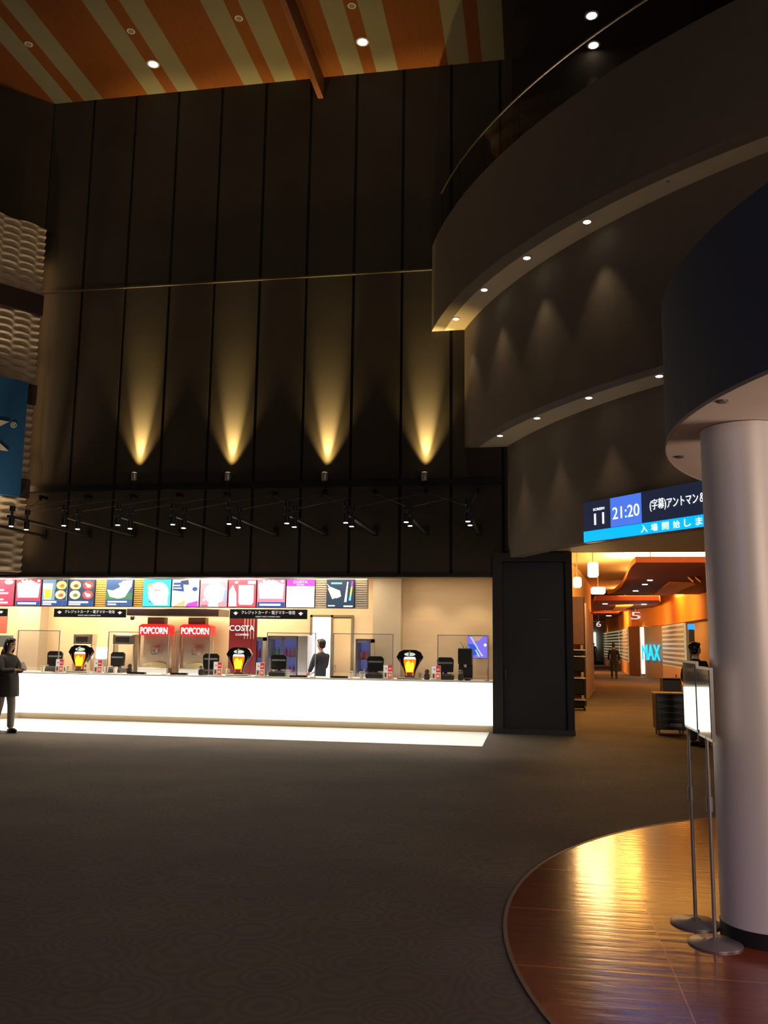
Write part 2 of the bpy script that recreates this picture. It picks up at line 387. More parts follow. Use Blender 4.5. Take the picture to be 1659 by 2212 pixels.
# door block
door = MB()
door.box((-.764, D-.10, 0), (-.575, D+.25, 3.36), 0); door.box((.60, D-.10, 0), (.722, D+.25, 3.36), 0); door.box((-.575, D-.10, 3.19), (.60, D+.25, 3.36), 0)
DOORM = mat('door_black', (.004, .006, .009), .5, noise=.2, nscale=1)
dr = struct(door.build('trim_14', mat('door_frame_dark', (.014, .012, .012), .6)), 'dark frame around the black double-height door')
dl = MB(); dl.box((-.573, D+.06, .02), (.598, D+.12, 3.185)); dl = struct(dl.build('door_1', DOORM), 'tall black door in the dark frame')
h = MB(); p = at(1175, 1338, D+.04); h.rbox((p.x-.11, D+.035, p.z-.015), (p.x+.11, D+.058, p.z+.015)); h.build('door_handle', mat('grey_strip', (.12, .12, .13), .4, metal=.6), dl)
h = MB(); h.rbox((-.55, D+.0, .98), (-.51, D+.058, 1.16), .008); h.build('door_handle', mat('bronze', (.10, .07, .05), .4, metal=.6), dl)
sk = MB(); sk.box((-.764, D-.12, 0), (.73, D-.101, .09)); struct(sk.build('baseboard_back', BLACK))

# ------------------------------------------------------------------ kitchen shell
KY = 19.6; KZ = 3.10
b = MB(); b.box((-13.4, KY, 0), (.72, KY+.2, KZ+.1), 0)
p0, p1 = at(35, 1380, KY-.35).x, at(84, 1380, KY-.35).x; b.box((p0, KY-.35, 0), (p1, KY, KZ), 1)
p0, p1 = at(806, 1300, KY-.35).x, at(866, 1300, KY-.35).x; b.box((p0, KY-.35, 0), (p1, KY, KZ), 1)
struct(b.build('wall_kitchen_back', [BEIGE, GREYB]))
b = MB(); b.box((-13.4, D+.34, KZ), (.72, KY+.2, KZ+.12)); struct(b.build('ceiling_kitchen', mat('kitchen_ceiling', (.70, .58, .36), .7)))
b = MB(); b.box((-.74, D+.26, 0), (.70, D+.4, KZ+.1), 0); b.box((-.765, D+.26, 0), (-.70, KY, KZ), 1); b.box((.60, D+.26, 0), (.72, KY+.2, 4.3), 2)
struct(b.build('wall_kitchen_right', [GAP, BEIGE, mat('corridor_wall', (.62, .38, .16), .7, noise=.08)]))
b = MB(); b.box((-13.5, D-2, 0), (-13.3, KY+.2, KZ+.1)); struct(b.build('wall_kitchen_left', BEIGE))
for x, pw in ((-12.2, 105), (-9.3, 105), (-6.6, 105), (-4.2, 30)):
    light('AREA', (x, 18.35, KZ-.02), pw*1.75, (1, .79, .52), (x, 18.3, 0), shape='RECTANGLE', size=1.6, size_y=1.2)
for X, pw in ((-12, 34), (-9.6, 34), (-7.2, 34), (-4.8, 30), (-2.2, 12)): light('AREA', (X, 17.25, KZ-.03), pw, (1, .88, .68), (X, 17.25, 0), shape='RECTANGLE', size=2.0, size_y=.3)  # unseen strip lights added to brighten the countertop
light('AREA', (-1.9, 18.4, KZ-.02), 13, (1, .78, .5), (-1.9, 18.4, 0), shape='RECTANGLE', size=1.6, size_y=.8)

# ================================================================== COUNTER
ct = thing('service_counter', 'long glowing white snack counter with backlit front panels', 'counter', (-5.7, D+.02, 0))
CO = Vector((-5.7, D+.02, 0))
def cl(v): return (v[0]-CO.x, v[1]-CO.y, v[2])
xl = at(45, 1500, D+.02).x; LEFTD = TD
GLOWP = emit((1, .955, .86), 2.2, 'backlit_panel')
seams = [xl]+[at(x, 1520, D+.02).x for x in (165, 337, 512, 690, 875)]+[-.775]
for a, c in zip(seams, seams[1:]):
    b = MB(); b.box(cl((a+.003, D+.02, .125)), cl((c-.003, D+.08, .912))); b.build('front_panel', GLOWP, ct)
b = MB()
for k in range(3):
    P = Vector((xl, D+.02, 0))+LEFTD*(1.0*k+.003); Q = Vector((xl, D+.02, 0))+LEFTD*(1.0*k+.997); nn = Vector((LEFTD.y, -LEFTD.x, 0)); nn = nn if nn.x < 0 else -nn
    b = MB(); b.prism([cl(v)[:2] for v in (P, Q, Q+nn*.06, P+nn*.06)], .125, .912); b.build('front_panel', GLOWP, ct)
E_ = Vector((xl, D+.02, 0))+LEFTD*3
b = MB(); b.prism([cl(v)[:2] for v in ((-.775, D-.01, 0), (-.775, D+.78, 0), (xl-.6, D+.78, 0), (E_.x-.7, E_.y+.3, 0), (E_.x, E_.y-.01, 0), (xl, D-.01, 0))], .924, .94)
b.build('countertop', mat('countertop_white', (.93, .92, .88), .7, spec=.1), ct)
b = MB(); b.box(cl((xl, D+.012, .912)), cl((-.775, D+.10, .924))); b.build('trim_strip', STEEL, ct)
b = MB(); b.prism([cl(v)[:2] for v in ((-.775, D+.04, 0), (-.775, D+.14, 0), (xl, D+.14, 0), (E_.x-.1, E_.y, 0), (E_.x, E_.y+.03, 0), (xl, D+.04, 0))], .0, .125)
b.build('plinth', mat('beige_plinth', (.58, .46, .30), .5), ct)

# ------------------------------------------------------------------ menu fascia and boards
MY = 18.0
mz0 = at(400, 1312, MY).z; mz1 = KZ
def mx(x): return at(x, 1280, MY).x
fs = thing('menu_housing', 'long louvred housing hung from the ceiling that carries the menu screens', 'sign housing', (mx(400), MY, mz0))
b = MB(); b.box((mx(-120)-fs.location.x, .03, 0), (mx(793)-fs.location.x, .18, mz1-mz0-.002)); b.build('case', mat('housing_grey', (.40, .37, .34), .5), fs)
GOLD = mat('gold_louvre', (.62, .40, .10), .4, metal=.2); GREI = mat('greige_louvre', (.52, .46, .38), .4)
for a, c, m in ((206, 230, GOLD), (289, 310, GOLD), (681, 706, GREI), (767, 793, GREI)):
    b = MB(); x0, x1 = mx(a)-fs.location.x, mx(c)-fs.location.x; k = 0
    H_ = at(400, 1250, MY).z-mz0
    while k < 13: z = .01+k*H_/13; b.box((x0+.005, .004, z), (x1-.005, .03, z+H_/13*.7)); k += 1
    b.build('louvre_panel', m, fs)
RED, WH, PNK, NAV, YEL, CRM, GRN, PUR = srgb(225, 60, 85), (1, 1, 1), srgb(250, 190, 200), srgb(40, 70, 130), srgb(240, 200, 60), srgb(250, 230, 180), srgb(60, 110, 80), srgb(190, 60, 180)
DN = srgb(45, 60, 85)
def popc(s=1): return [(WH, ('e', .12+.11*i, .84+.05*((i*5) % 3), .055, .05)) for i in range(8)]+[(CRM, ('e', .2+.13*i, .66+.05*(i % 2), .03, .025)) for i in range(5)]+[(RED, ('r', .1, .42+.0*i, .9, .44)) for i in range(1)]+[(PNK, [(.08, .3), (.92, .3), (.97, .85), (.03, .85)]), (WH, ('e', .5, .62, .44, .30)), (WH, [(.2, .85), (.4, 1), (.6, .9), (.62, .8)]), (WH, ('r', .12, .35, .86, .6)), (NAV, ('r', .02, 0, 1, .18)), (WH, ('r', .1, .05, .85, .12))]
def lines(x0, x1, n, c=WH, z0=.08, z1=.8): return [(c, ('r', x0, z0+(z1-z0)*i/n, x1-.12*((i*7) % 3), z0+(z1-z0)*i/n+(z1-z0)/n*.5)) for i in range(n)]
def food(cx, cz, c1, c2): return [(DN, ('r', cx-.23, cz-.21, cx+.23, cz+.21)), (c1, ('e', cx, cz, .21, .17)), (c2, ('e', cx+.02, cz-.02, .10, .07)), (CRM, ('e', cx-.08, cz+.05, .05, .04))]
boards = [
 (-48, 33, RED, lines(.1, .85, 6)+[(CRM, ('e', .85, .9, .12, .09))], 'red menu screen with white price lines at the far left end'),
 (36, 91, RED, popc(), 'red and white menu screen with a popcorn picture left of the beer screen'),
 (92, 148, srgb(110, 140, 160), [(WH, [(.02, .85), (.42, .85), (.36, .25), (.08, .25)]), (YEL, [(.08, .62), (.37, .62), (.34, .27), (.10, .27)])]+food(.76, .78, srgb(215, 190, 110), srgb(160, 120, 50))+food(.74, .42, srgb(240, 190, 140), srgb(190, 90, 60))+[(NAV, ('r', 0, 0, 1, .2)), (WH, ('r', .05, .11, .6, .17)), (WH, ('r', .05, .03, .4, .08))], 'menu screen with a glass of beer and two snacks'),
 (149, 206, DN, food(.26, .78, srgb(225, 200, 130), srgb(120, 80, 30))+food(.76, .78, srgb(180, 60, 60), srgb(230, 200, 170))+food(.26, .42, srgb(245, 225, 170), srgb(90, 120, 60))+food(.76, .42, srgb(180, 70, 70), srgb(240, 220, 210))+[(NAV, ('r', 0, 0, 1, .2)), (WH, ('r', .05, .11, .8, .17)), (WH, ('r', .05, .03, .5, .08))], 'menu screen showing four pictures of hot snacks'),
 (230, 289, srgb(50, 80, 125), [(GRN, ('r', 0, .25, 1, .5)), (WH, [(.03, .62), (.25, .58), (.5, .7), (.6, .95), (.97, .98), (.95, .75), (.72, .35), (.5, .28), (.15, .35)]), (CRM, [(.45, .85), (.95, .98), (.9, .8), (.6, .62)]), (WH, ('r', .08, .14, .8, .19)), (WH, ('r', .08, .04, .4, .09))], 'dark blue menu screen with a large pale hot dog picture between gold louvres'),
 (310, 371, srgb(60, 215, 225), [(WH, ('e', .55, .5, .38, .42)), (srgb(240, 150, 90), ('e', .25, .72, .10, .12)), (WH, ('e', .27, .68, .06, .08)), (srgb(235, 120, 130), ('r', .38, .58, .62, .62)), (srgb(80, 90, 110), [(.2, .22), (.36, .17), (.24, .14)]), (WH, ('r', .4, .05, .9, .4))], 'turquoise and white menu screen right of the second gold louvre'),
 (372, 432, srgb(215, 225, 240), [(DN, [(.3, .95), (.6, 1), (.62, .8), (.35, .82)]), (NAV, [(.02, .6), (.45, .55), (.4, .9), (.05, .88)]), (WH, ('r', .05, .66, .35, .7)), (WH, ('r', .05, .76, .3, .8)), (CRM, ('r', .03, .05, .5, .35)), (srgb(170, 160, 110), [(.05, 0), (.5, 0), (.5, .25)]), (PUR, [(.52, 0), (.98, 0), (.98, .22), (.6, .12)]), (PNK, ('r', .55, .22, .95, .42)), (NAV, ('e', .85, .65, .1, .08))], 'white menu screen with dark blue text and a purple corner'),
 (433, 493, srgb(240, 130, 145), [(WH, ('e', .55, .5, .42, .38))]+[(c_, ('e', .15+.7*((i*37) % 17)/17, .25+.55*((i*23) % 13)/13, .05, .04)) for i, c_ in enumerate([PNK, CRM, srgb(250, 160, 150)]*5)]+[(WH, ('r', .05, .86, .45, .94)), (WH, ('e', .6, .9, .08, .06)), (RED, ('r', .05, .02, .6, .06)), (WH, [(.3, .0), (.7, .0), (.6, .3), (.4, .3)]), (srgb(120, 150, 200), [(.85, .2), (.98, .2), (.98, .7), (.9, .6)])], 'pink menu screen crowded with white popcorn'),
 (494, 555, srgb(238, 70, 90), [(WH, [(.02, .02), (.3, .02), (.28, .5), (.15, .8), (.02, .6)]), (PNK, ('r', .36, .15, .92, .8))]+lines(.4, .88, 5)+[(CRM, ('e', .28, .9, .06, .05)), (WH, ('r', .7, .84, .98, .96))], 'red menu screen with a list of prices beside a white figure shape'),
 (556, 618, srgb(245, 120, 140), popc(), 'pink menu screen with popcorn above a navy strip left of the purple header'),
 (619, 681, WH, [(PUR, ('r', 0, .76, 1, 1)), (srgb(60, 60, 60), ('r', .10, .62, .13, .67))], 'white menu screen with a purple header'),
 (706, 767, srgb(40, 55, 75), [(WH, [(.0, .85), (.1, .75), (.48, .6), (.52, .4), (.35, .33), (.2, .42)]), (CRM, [(.02, .7), (.3, .5), (.34, .35), (.2, .3)]), (WH, [(.74, .92), (.78, .92), (.72, .2), (.64, .2)]), (PUR, [(.9, .95), (.95, .95), (.94, .75), (.88, .75)]), (YEL, [(.88, .75), (.94, .75), (.90, .45), (.84, .45)]), (srgb(90, 210, 200), [(.84, .45), (.90, .45), (.88, .25), (.80, .25)]), (srgb(120, 210, 215), ('r', .15, .84, .55, .90)), (WH, ('r', .05, .04, .3, .08)), (WH, ('r', .62, .02, .95, .07))], 'dark menu screen with churros and a rainbow stick at the right end')]
bz1 = at(400, 1251, MY).z
for a, c, base, sh, lab in boards:
    x0, x1 = mx(a), mx(c); t = thing('menu_board', lab, 'menu screen', ((x0+x1)/2, MY, mz0+.012), 0, 'menu screens above the counter')
    W_, H_ = x1-x0-.012, bz1-mz0-.02
    f = MB(); f.box((-W_/2, -.03, 0), (W_/2, .028, H_)); f.build('case', BLACK, t)
    picture('screen', W_-.01, H_-.01, sh, t, y=-.031, s=1.45, base=base, x0=-W_/2+.005, z0=.005)
    if 'purple header' in lab: lettering('COSTA', -W_*.25, W_*.25, H_*.86, H_*.955, -.045, emit(WH, 1.5), t); lettering('COFFEE', -W_*.13, W_*.13, H_*.785, H_*.83, -.045, emit(WH, 1.5), t)

# black hanging queue signs
def qsign(a, c, y0, y1, lab, full=True):
    Y = 17.45; x0, x1 = at(a, y0, Y).x, at(c, y0, Y).x; z1, z0 = at((a+c)/2, y0, Y).z, at((a+c)/2, y1, Y).z
    t = thing('queue_sign', lab, 'sign', ((x0+x1)/2, Y, z0), 0, 'black payment signs hanging under the menu'); W, H = x1-x0, z1-z0
    b = MB(); b.rbox((-W/2, -.02, 0), (W/2, .02, H), .006); b.build('board', BLACK, t)
    
    for s in (-1, 1): b = MB(); b.tube((s*W*.4, 0, H), (s*W*.4, 0, KZ-z0), .004, n=6); b.build('hanger', STEEL, t)
    wm = emit(srgb(225, 225, 225), .9)
    if full: lettering('クレジットカード・電子マネー専用', -W*.345, W*.345, H*.46, H*.84, -.021, wm, t); lettering('CREDIT CARD / E-MONEY ONLY', -W*.16, W*.16, H*.16, H*.28, -.021, wm, t)
    for s in (-1, 1):
        b = MB(); x = s*W*.42; b.xprism([(x-.055, H*.62), (x+.055, H*.62), (x, H*.36)], -.026, -.0205); b.xprism([(x-.02, H*.72), (x+.02, H*.72), (x+.02, H*.62), (x-.02, H*.62)], -.026, -.0205)
        b.build('arrow', wm, t)
qsign(118, 273, 1315, 1333.5, 'long black payment sign with Japanese text and arrows, left one')
qsign(497, 664, 1316, 1337, 'long black payment sign with Japanese text in front of the dark red board')
qsign(-138, 17, 1314, 1331, 'black payment sign cut off at the left edge of the picture')
b = MB(); Y = 18.6; p, q = at(274, 1314, Y), at(472, 1331, Y); b.rbox((p.x, Y, q.z), (q.x, Y+.7, p.z), .01)
tag(b.build('hood', mat('dark_hood', (.05, .03, .04), .3, metal=.5)), 'dark extractor hood above the popcorn machines', 'hood')

# ------------------------------------------------------------------ things on the counter
TOP = .941
def pos(lab, x, Yc=17.2, rz=0., proto=[None]):
    X = at(x, 1450, Yc).x
    if proto[0] is None:
        t = thing('cash_register', lab, 'cash register', (X, Yc, TOP), rz, 'black tills along the counter')
        b = MB(); b.rbox((-.17, -.14, 0), (.17, .20, .09), .012); b.build('drawer', mat('till_grey', (.05, .05, .055), .4), t)
        b = MB(); b.rbox((-.035, .02, .09), (.035, .09, .20), .01); b.build('stand', BLACK, t)
        b = MB(); b.xprism([(-.155, .14), (.155, .14), (.165, .38), (.12, .425), (-.12, .425), (-.165, .38)], -.02, .03); b.build('monitor', BLACK, t)
        b = MB(); b.rbox((-.14, -.027, .30), (.14, -.021, .335), .003); b.build('stripe', mat('till_light', (.35, .4, .42), .3), t)
        b = MB(); b.rbox((-.16, .06, .09), (-.06, .18, .30), .01); b.build('printer', mat('printer', (.03, .03, .035), .4), t)
        b = MB(); b.rbox((-.13, -.13, .091), (.13, -.03, .11), .004); b.build('keyboard', mat('keys', (.12, .12, .12), .5), t)
        proto[0] = t; return t
    return dup(proto[0], (X, Yc, TOP), lab, rz)
for x, Yc, rz, lab in ((117, 17.35, .1, 'black till at the left end of the counter, left of the first beer tower'), (253, 17.35, -.15, 'black till between the first beer tower and the popcorn machines'),
                      (455, 17.25, .12, 'black till just left of the middle beer tower'), (602, 17.2, 0, 'black till in front of the glass-door fridge'),
                      (811, 17.2, -.05, 'black till right of the blue-lit drinks shelf'), (962, 17.2, .05, 'black till right of the third beer tower')):
    pos(lab, x, Yc, rz)
def tower(lab, x, proto=[None], Yc=17.1):
    X = at(x, 1440, Yc).x
    if proto[0]: return dup(proto[0], (X, Yc, TOP), lab)
    t = thing('beer_tower', lab, 'beer dispenser', (X, Yc, TOP), 0, 'glowing beer towers on the counter'); GL = mat('gloss_black', (.008, .008, .012), .1, coat=1)
    b = MB(); o = [(-.09, .06), (-.11, .16), (-.20, .32), (-.265, .42), (-.21, .52), (-.12, .56), (.12, .56), (.21, .52), (.265, .42), (.20, .32), (.11, .16), (.09, .06)]
    b.xprism(o, -.05, .05); b.build('shield', GL, t)
    b = MB(); b.rbox((-.24, -.16, 0), (.24, .14, .03), .01); b.build('drip_tray', STEEL, t)
    b = MB(); b.xprism([(-.10, .03), (.10, .03), (.085, .10), (-.085, .10)], -.06, .06); b.build('base', STEEL, t)
    pr = [(-.068, .07), (.068, .07), (.085, .18), (.115, .30), (.12, .38), (-.12, .38), (-.115, .30), (-.085, .18)]
    b = MB(); b.xprism(pr, -.075, -.05); g = b.build('glass_panel', emit(srgb(235, 120, 10), 1.3), t)
    b = MB(); b.xprism([(-.06, .14), (.06, .14), (.085, .24), (.07, .34), (.03, .30), (-.02, .35), (-.07, .32), (-.085, .24)], -.082, -.076); b.build('glow', emit(srgb(255, 215, 40), 2.0), g)
    b = MB(); b.xprism([(-.05, .07), (.05, .07), (.06, .125), (-.06, .125)], -.082, -.076); b.build('stem', emit(srgb(110, 50, 60), .8), g)
    b = MB(); b.xprism([(-.12, .38), (.12, .38), (.10, .425), (-.10, .425)], -.078, -.05); b.build('foam', emit(srgb(245, 225, 230), 1.2), t)
    b = MB(); b.ell((0, -.06, .475), (.11, .02, .035), 14, 6); b.build('badge', emit(srgb(190, 210, 190), 1.0), t)
    for s in (-1, 1):
        b = MB(); b.path([(s*.10, -.06, .11), (s*.13, -.065, .2), (s*.19, -.06, .32), (s*.20, -.06, .38)], .007, 6); b.build('chrome_edge', STEEL, t)
    b = MB(); b.tube((0, -.06, .52), (0, -.15, .50), .018, .014); b.tube((0, -.15, .5), (0, -.16, .44), .012); b.build('tap', STEEL, t)
    proto[0] = t; return t
tower('black beer tower with a glowing beer glass, leftmost of the three', 174); tower('black beer tower with a glowing beer glass in front of the dark red board', 517); tower('black beer tower with a glowing beer glass, rightmost of the three', 886)
def card(lab, x, y, proto=[None]):
    Yc = 16.95; p = at(x, y, Yc)
    if proto[0]: return dup(proto[0], (p.x, Yc, TOP), lab)
    t = thing('promo_stand', lab, 'promotional card', (p.x, Yc, TOP), 0, 'small red and white cards on the counter')
    b = MB(); b.rbox((-.09, .0, 0), (.09, .02, .27), .004); b.build('board', mat('card_white', (.8, .78, .74), .5), t)
    picture('print', .17, .25, [(srgb(225, 60, 60), ('r', .5, .52, 1, 1)), (srgb(200, 170, 140), ('r', .06, .04, .45, .45)), (srgb(90, 50, 30), ('r', .14, .1, .3, .4)), (srgb(230, 110, 60), ('r', .5, .02, .96, .46)), (srgb(250, 220, 200), ('e', .72, .25, .13, .1)), (srgb(200, 60, 60), ('e', .3, .75, .1, .05)), (srgb(255, 180, 170), ('r', .58, .68, .9, .8))], t, y=-.001, s=.55, base=srgb(240, 235, 225), x0=-.085, z0=.01)
    b = MB(); b.rbox((-.10, -.03, 0), (.10, .08, .012), .003); b.build('foot', WHITE, t); proto[0] = t
for x, lab in ((128, 'small red and white card beside the leftmost till'), (211, 'small red and white card right of the leftmost beer tower'), (470, 'small red and white card left of the middle beer tower'),
               (562, 'small red and white card right of the middle beer tower'), (838, 'small red and white card left of the rightmost beer tower'), (942, 'small red and white card right of the rightmost beer tower')): card(lab, x, 1450)
# acrylic screens
ACR = glass('acrylic', (.97, .97, .98), .12)
EDGE = mat('acrylic_edge', (.62, .60, .66), .2, metal=.3)
for x0, x1, y0, lab in ((40, 131, 1361, 'clear acrylic screen at the left end of the counter'), (235, 366, 1364, 'clear acrylic screen in front of the left popcorn machine'), (380, 455, 1364, 'clear acrylic screen in front of the right popcorn machine'),
                    (577, 683, 1366, 'clear acrylic screen in front of the glass-door fridge'), (720, 850, 1368, 'clear acrylic screen in front of the beige door'), (945, 1056, 1371, 'clear acrylic screen at the right end of the counter')):
    Y = 16.98; a, c = at(x0, y0, Y), at(x1, y0, Y); W = c.x-a.x; H = a.z-TOP
    t = thing('acrylic_screen', lab, 'screen guard', ((a.x+c.x)/2, Y, TOP), 0, 'clear screens on the counter')
    b = MB(); b.box((-W/2+.012, -.003, .10), (W/2-.012, .003, H-.012)); b.build('pane', ACR, t)
    b = MB(); r = .008
    b.box((-W/2, -.008, H-.014), (W/2, .008, H)); b.build('top_rail', EDGE, t)
    for s in (-1, 1): b = MB(); b.box((s*W/2-s*.016, -.01, 0), (s*W/2, .01, H-.014)); b.build('post', EDGE, t); b = MB(); b.rbox((s*(W/2-.04)-.05, -.08, 0), (s*(W/2-.04)+.05, .08, .01), .003); b.build('foot', STEEL, t)
# popcorn machines on the back counter
bc = MB(); bc.rbox((-13.0, 18.75, 0), (-.80, KY-.002, .86), .01)
px0, px1 = at(673, 1400, 19.4).x, at(765, 1400, 19.4).x
bc = MB(); bc.rbox((-11.0, 18.85, 0), (at(537, 1400, 18.85).x, KY-.36, .88), .01); tag(bc.build('back_counter', STEEL), 'stainless worktop along the back wall left of the doorway', 'worktop')
bc = MB(); bc.rbox((at(804, 1400, 18.85).x, 18.85, 0), (-.80, KY-.36, .86), .01); tag(bc.build('back_counter', mat('brown_worktop', (.16, .06, .03), .4)), 'brown worktop along the back wall right of the doorway', 'worktop')
def popm(lab, x0, x1, proto=[None]):
    Yc = 18.9; a, c = at(x0, 1400, Yc), at(x1, 1400, Yc); W = c.x-a.x
    if proto[0]: return dup(proto[0], ((a.x+c.x)/2, Yc, .88), lab)
    z = lambda y: at((x0+x1)/2, y, Yc).z-.88
    t = thing('popcorn_machine', lab, 'popcorn machine', ((a.x+c.x)/2, Yc, .88), 0, 'popcorn machines behind the counter')
    b = MB(); b.rbox((-W/2, .0, 0), (W/2, .26, .12), .01); b.build('base', STEEL, t)
    b = MB(); b.box((-W/2+.02, .22, .12), (W/2-.02, .25, z(1372))); b.build('back_panel', mat('warm_steel', (.72, .60, .44), .35, metal=.6), t)
    for s in (-1, 1): b = MB(); b.box((s*W/2-s*.03, 0, .12), (s*W/2, .03, z(1372))); b.build('post', STEEL, t)
    b = MB(); b.box((-W/2+.03, .008, .12), (W/2-.03, .014, z(1372))); b.build('pane', ACR, t)
    b = MB(); b.ell((0, .12, .13), (W*.42, .09, .12), 16, 8); b.build('popcorn', mat('popcorn', (.85, .7, .35), .9, noise=.4, nscale=60, bump=.8), t)
    b = MB(); b.lathe([(.09, .42), (.12, .46), (.12, .56), (.05, .60)], (0, .12, 0), 16); b.build('kettle', STEEL, t)
    b = MB(); b.xprism([(-W/2, z(1372)), (W/2, z(1372)), (W/2, z(1352)), (W*.4, z(1348)), (-W*.4, z(1348)), (-W/2, z(1352))], -.03, .26); hd = b.build('header', emit(srgb(225, 30, 30), 1.3), t)
    lettering('POPCORN', -W*.44, W*.44, z(1369), z(1355), -.032, emit((1, .95, .85), 5), hd, .01)
    b = MB(); b.rbox((-W*.28, .05, z(1348)), (W*.28, .24, z(1333)), .01); b.build('vent_box', mat('vent_brown', (.22, .13, .09), .4), t)
    proto[0] = t; return t
popm('popcorn machine with a glowing red header, left one of the pair', 299, 365); popm('popcorn machine with a glowing red header, right one of the pair', 388, 454)
# ovens
for x0, x1, lab in ((158, 200, 'stainless oven behind the leftmost beer tower'), (243, 292, 'stainless oven with a dark window left of the popcorn machines')):
    Yc = 19.0; a, c = at(x0, 1392, Yc), at(x1, 1370, Yc); t = thing('oven', lab, 'oven', ((a.x+c.x)/2, Yc, .88), 0); W = c.x-a.x; H = c.z-.88; zb = a.z-.88
    b = MB(); b.rbox((-W/2, 0, zb), (W/2, .24, H), .01); b.build('body', STEEL, t)
    b = MB(); b.rbox((-W*.36, -.012, zb+.05), (W*.25, .0, H-.06), .004); b.build('window', BLACK, t)
    b = MB(); b.tube((-W*.38, -.03, H-.035), (W*.38, -.03, H-.035), .008); b.build('handle', STEEL, t)
    for s in (-1, 1): b = MB(); b.box((s*W*.45-.015, .02, 0), (s*W*.45+.015, .22, zb)); b.build('leg', STEEL, t)
Yc = 19.05; a = at(218, 1383, Yc)
t = thing('heat_lamp', 'bright white glowing warmer box between the two ovens', 'food warmer', (a.x, Yc, .88)); b = MB(); b.rbox((-.11, 0, .3), (.11, .18, .56), .02); b.build('light_box', emit((1, .97, .88), 3), t); b = MB(); b.rbox((-.09, .02, 0), (.09, .16, .3), .01); b.build('stand', STEEL, t)
# dark red coffee board
Y = 18.72; a, c = at(497, 1316, Y), at(553, 1402, Y); W = c.x-a.x; H = a.z-.88
t = thing('coffee_board', 'dark red upright board with white lettering behind the middle beer tower', 'sign', ((a.x+c.x)/2, Y, .88)); b = MB(); b.box((-W/2, 0, 0), (W/2, .05, H)); b.build('board', mat('maroon', (.16, .012, .02), .4), t)
b = MB()
for k in range(4): b.box((W*(.05+.11*k), -.004, H*.55), (W*(.08+.11*k), 0, H))
b.build('stripe', mat('pink_stripe', (.6, .35, .35), .4), t)
zt_ = at(520, 1351, Y).z-.88; zb_ = at(520, 1363, Y).z-.88
lettering('COSTA', -W*.49, W*.42, zb_, zt_, -.006, emit(WH, 1.2), t); lettering('COFFEE', -W*.26, W*.22, at(520, 1373, Y).z-.88, at(520, 1369, Y).z-.88, -.006, emit(WH, 1), t)
# fridges / shelves
def fridge(lab, x0, x1, y0, doors, items, Yc=18.7, body=None, base=0.):
    a, c = at(x0, y0, Yc), at(x1, y0, Yc); W = c.x-a.x; H = a.z-base
    t = thing('display_fridge', lab, 'fridge', ((a.x+c.x)/2, Yc, base)); b = MB()
    b.box((-W/2, .05, 0), (-W/2+.03, .55, H)); b.box((W/2-.03, .05, 0), (W/2, .55, H)); b.box((-W/2, .52, 0), (W/2, .55, H)); b.box((-W/2, .05, 0), (W/2, .55, .1)); b.box((-W/2, .05, H-.08), (W/2, .55, H)); b.build('body', body or mat('fridge_grey', (.55, .55, .56), .4), t)
    n = 4; hh = (H-.2)/n
    b = MB(); b.box((-W/2+.03, .50, .1), (W/2-.03, .515, H-.08)); b.build('back_light', emit(srgb(110, 115, 190), .5), t)
    for k in range(n):
        b = MB(); b.box((-W/2+.03, .1, .12+hh*k), (W/2-.03, .5, .135+hh*k)); sh = b.build('shelf', STEEL, t)
    for k in range(n):
        for i in range(items):
            x = -W/2+.07+(W-.14)*(i+.5)/items; cc = random.choice([(.5, .05, .2), (.2, .05, .3), (.1, .3, .1), (.7, .7, .7), (.6, .2, .1), (.05, .1, .35)])
            b = MB(); b.lathe([(.028, 0), (.03, .02), (.03, .13), (.012, .17), (.012, .2)], (0, 0, 0), 10)
            o = b.build('bottle', mat('bottle_%d' % int(sum(cc)*100), cc, .3)); o.location = (t.location.x+x, Yc+.2, base+.136+hh*k)
            tag(o, 'small bottle on a shelf of the '+('double-door fridge' if doors == 2 else 'single fridge' if y0 > 1370 and x0 < 600 else 'drinks shelf'), 'bottle', 'bottles in the '+('double-door fridge' if doors == 2 else 'narrow fridge' if x0 < 600 else 'drinks shelf'))
    for k in range(doors):
        xa = -W/2+W*k/doors; xb = -W/2+W*(k+1)/doors; b = MB(); fr = .025
        b.box((xa, .02, .1), (xa+fr, .05, H)); b.box((xb-fr, .02, .1), (xb, .05, H)); b.box((xa+fr, .02, .1), (xb-fr, .05, .1+fr)); b.box((xa+fr, .02, H-fr), (xb-fr, .05, H)); dd_ = b.build('door', mat('fridge_frame', (.15, .15, .17), .3, metal=.5), t)
        b = MB(); b.box((xa+fr, .032, .1+fr), (xb-fr, .038, H-fr)); b.build('pane', ACR, dd_)
    return t
fridge('narrow display fridge with purple lit bottles right of the middle beer tower', 541, 567, 1376, 1, 2)
fridge('double glass-door fridge with bluish light left of the bright doorway', 578, 642, 1373, 2, 6)
fridge('narrow drinks shelf with bluish light right of the beige door', 768, 800, 1380, 1, 3, Yc=18.6)
b = MB(); Y = 18.7; a, c = at(644, 1372, Y), at(664, 1400, Y); b.rbox((a.x, Y, 0), (c.x, Y+.5, a.z), .02); tag(b.build('water_heater', mat('pale_steel', (.45, .45, .46), .35, metal=.6)), 'plain grey steel cabinet beside the double-door fridge', 'cabinet')
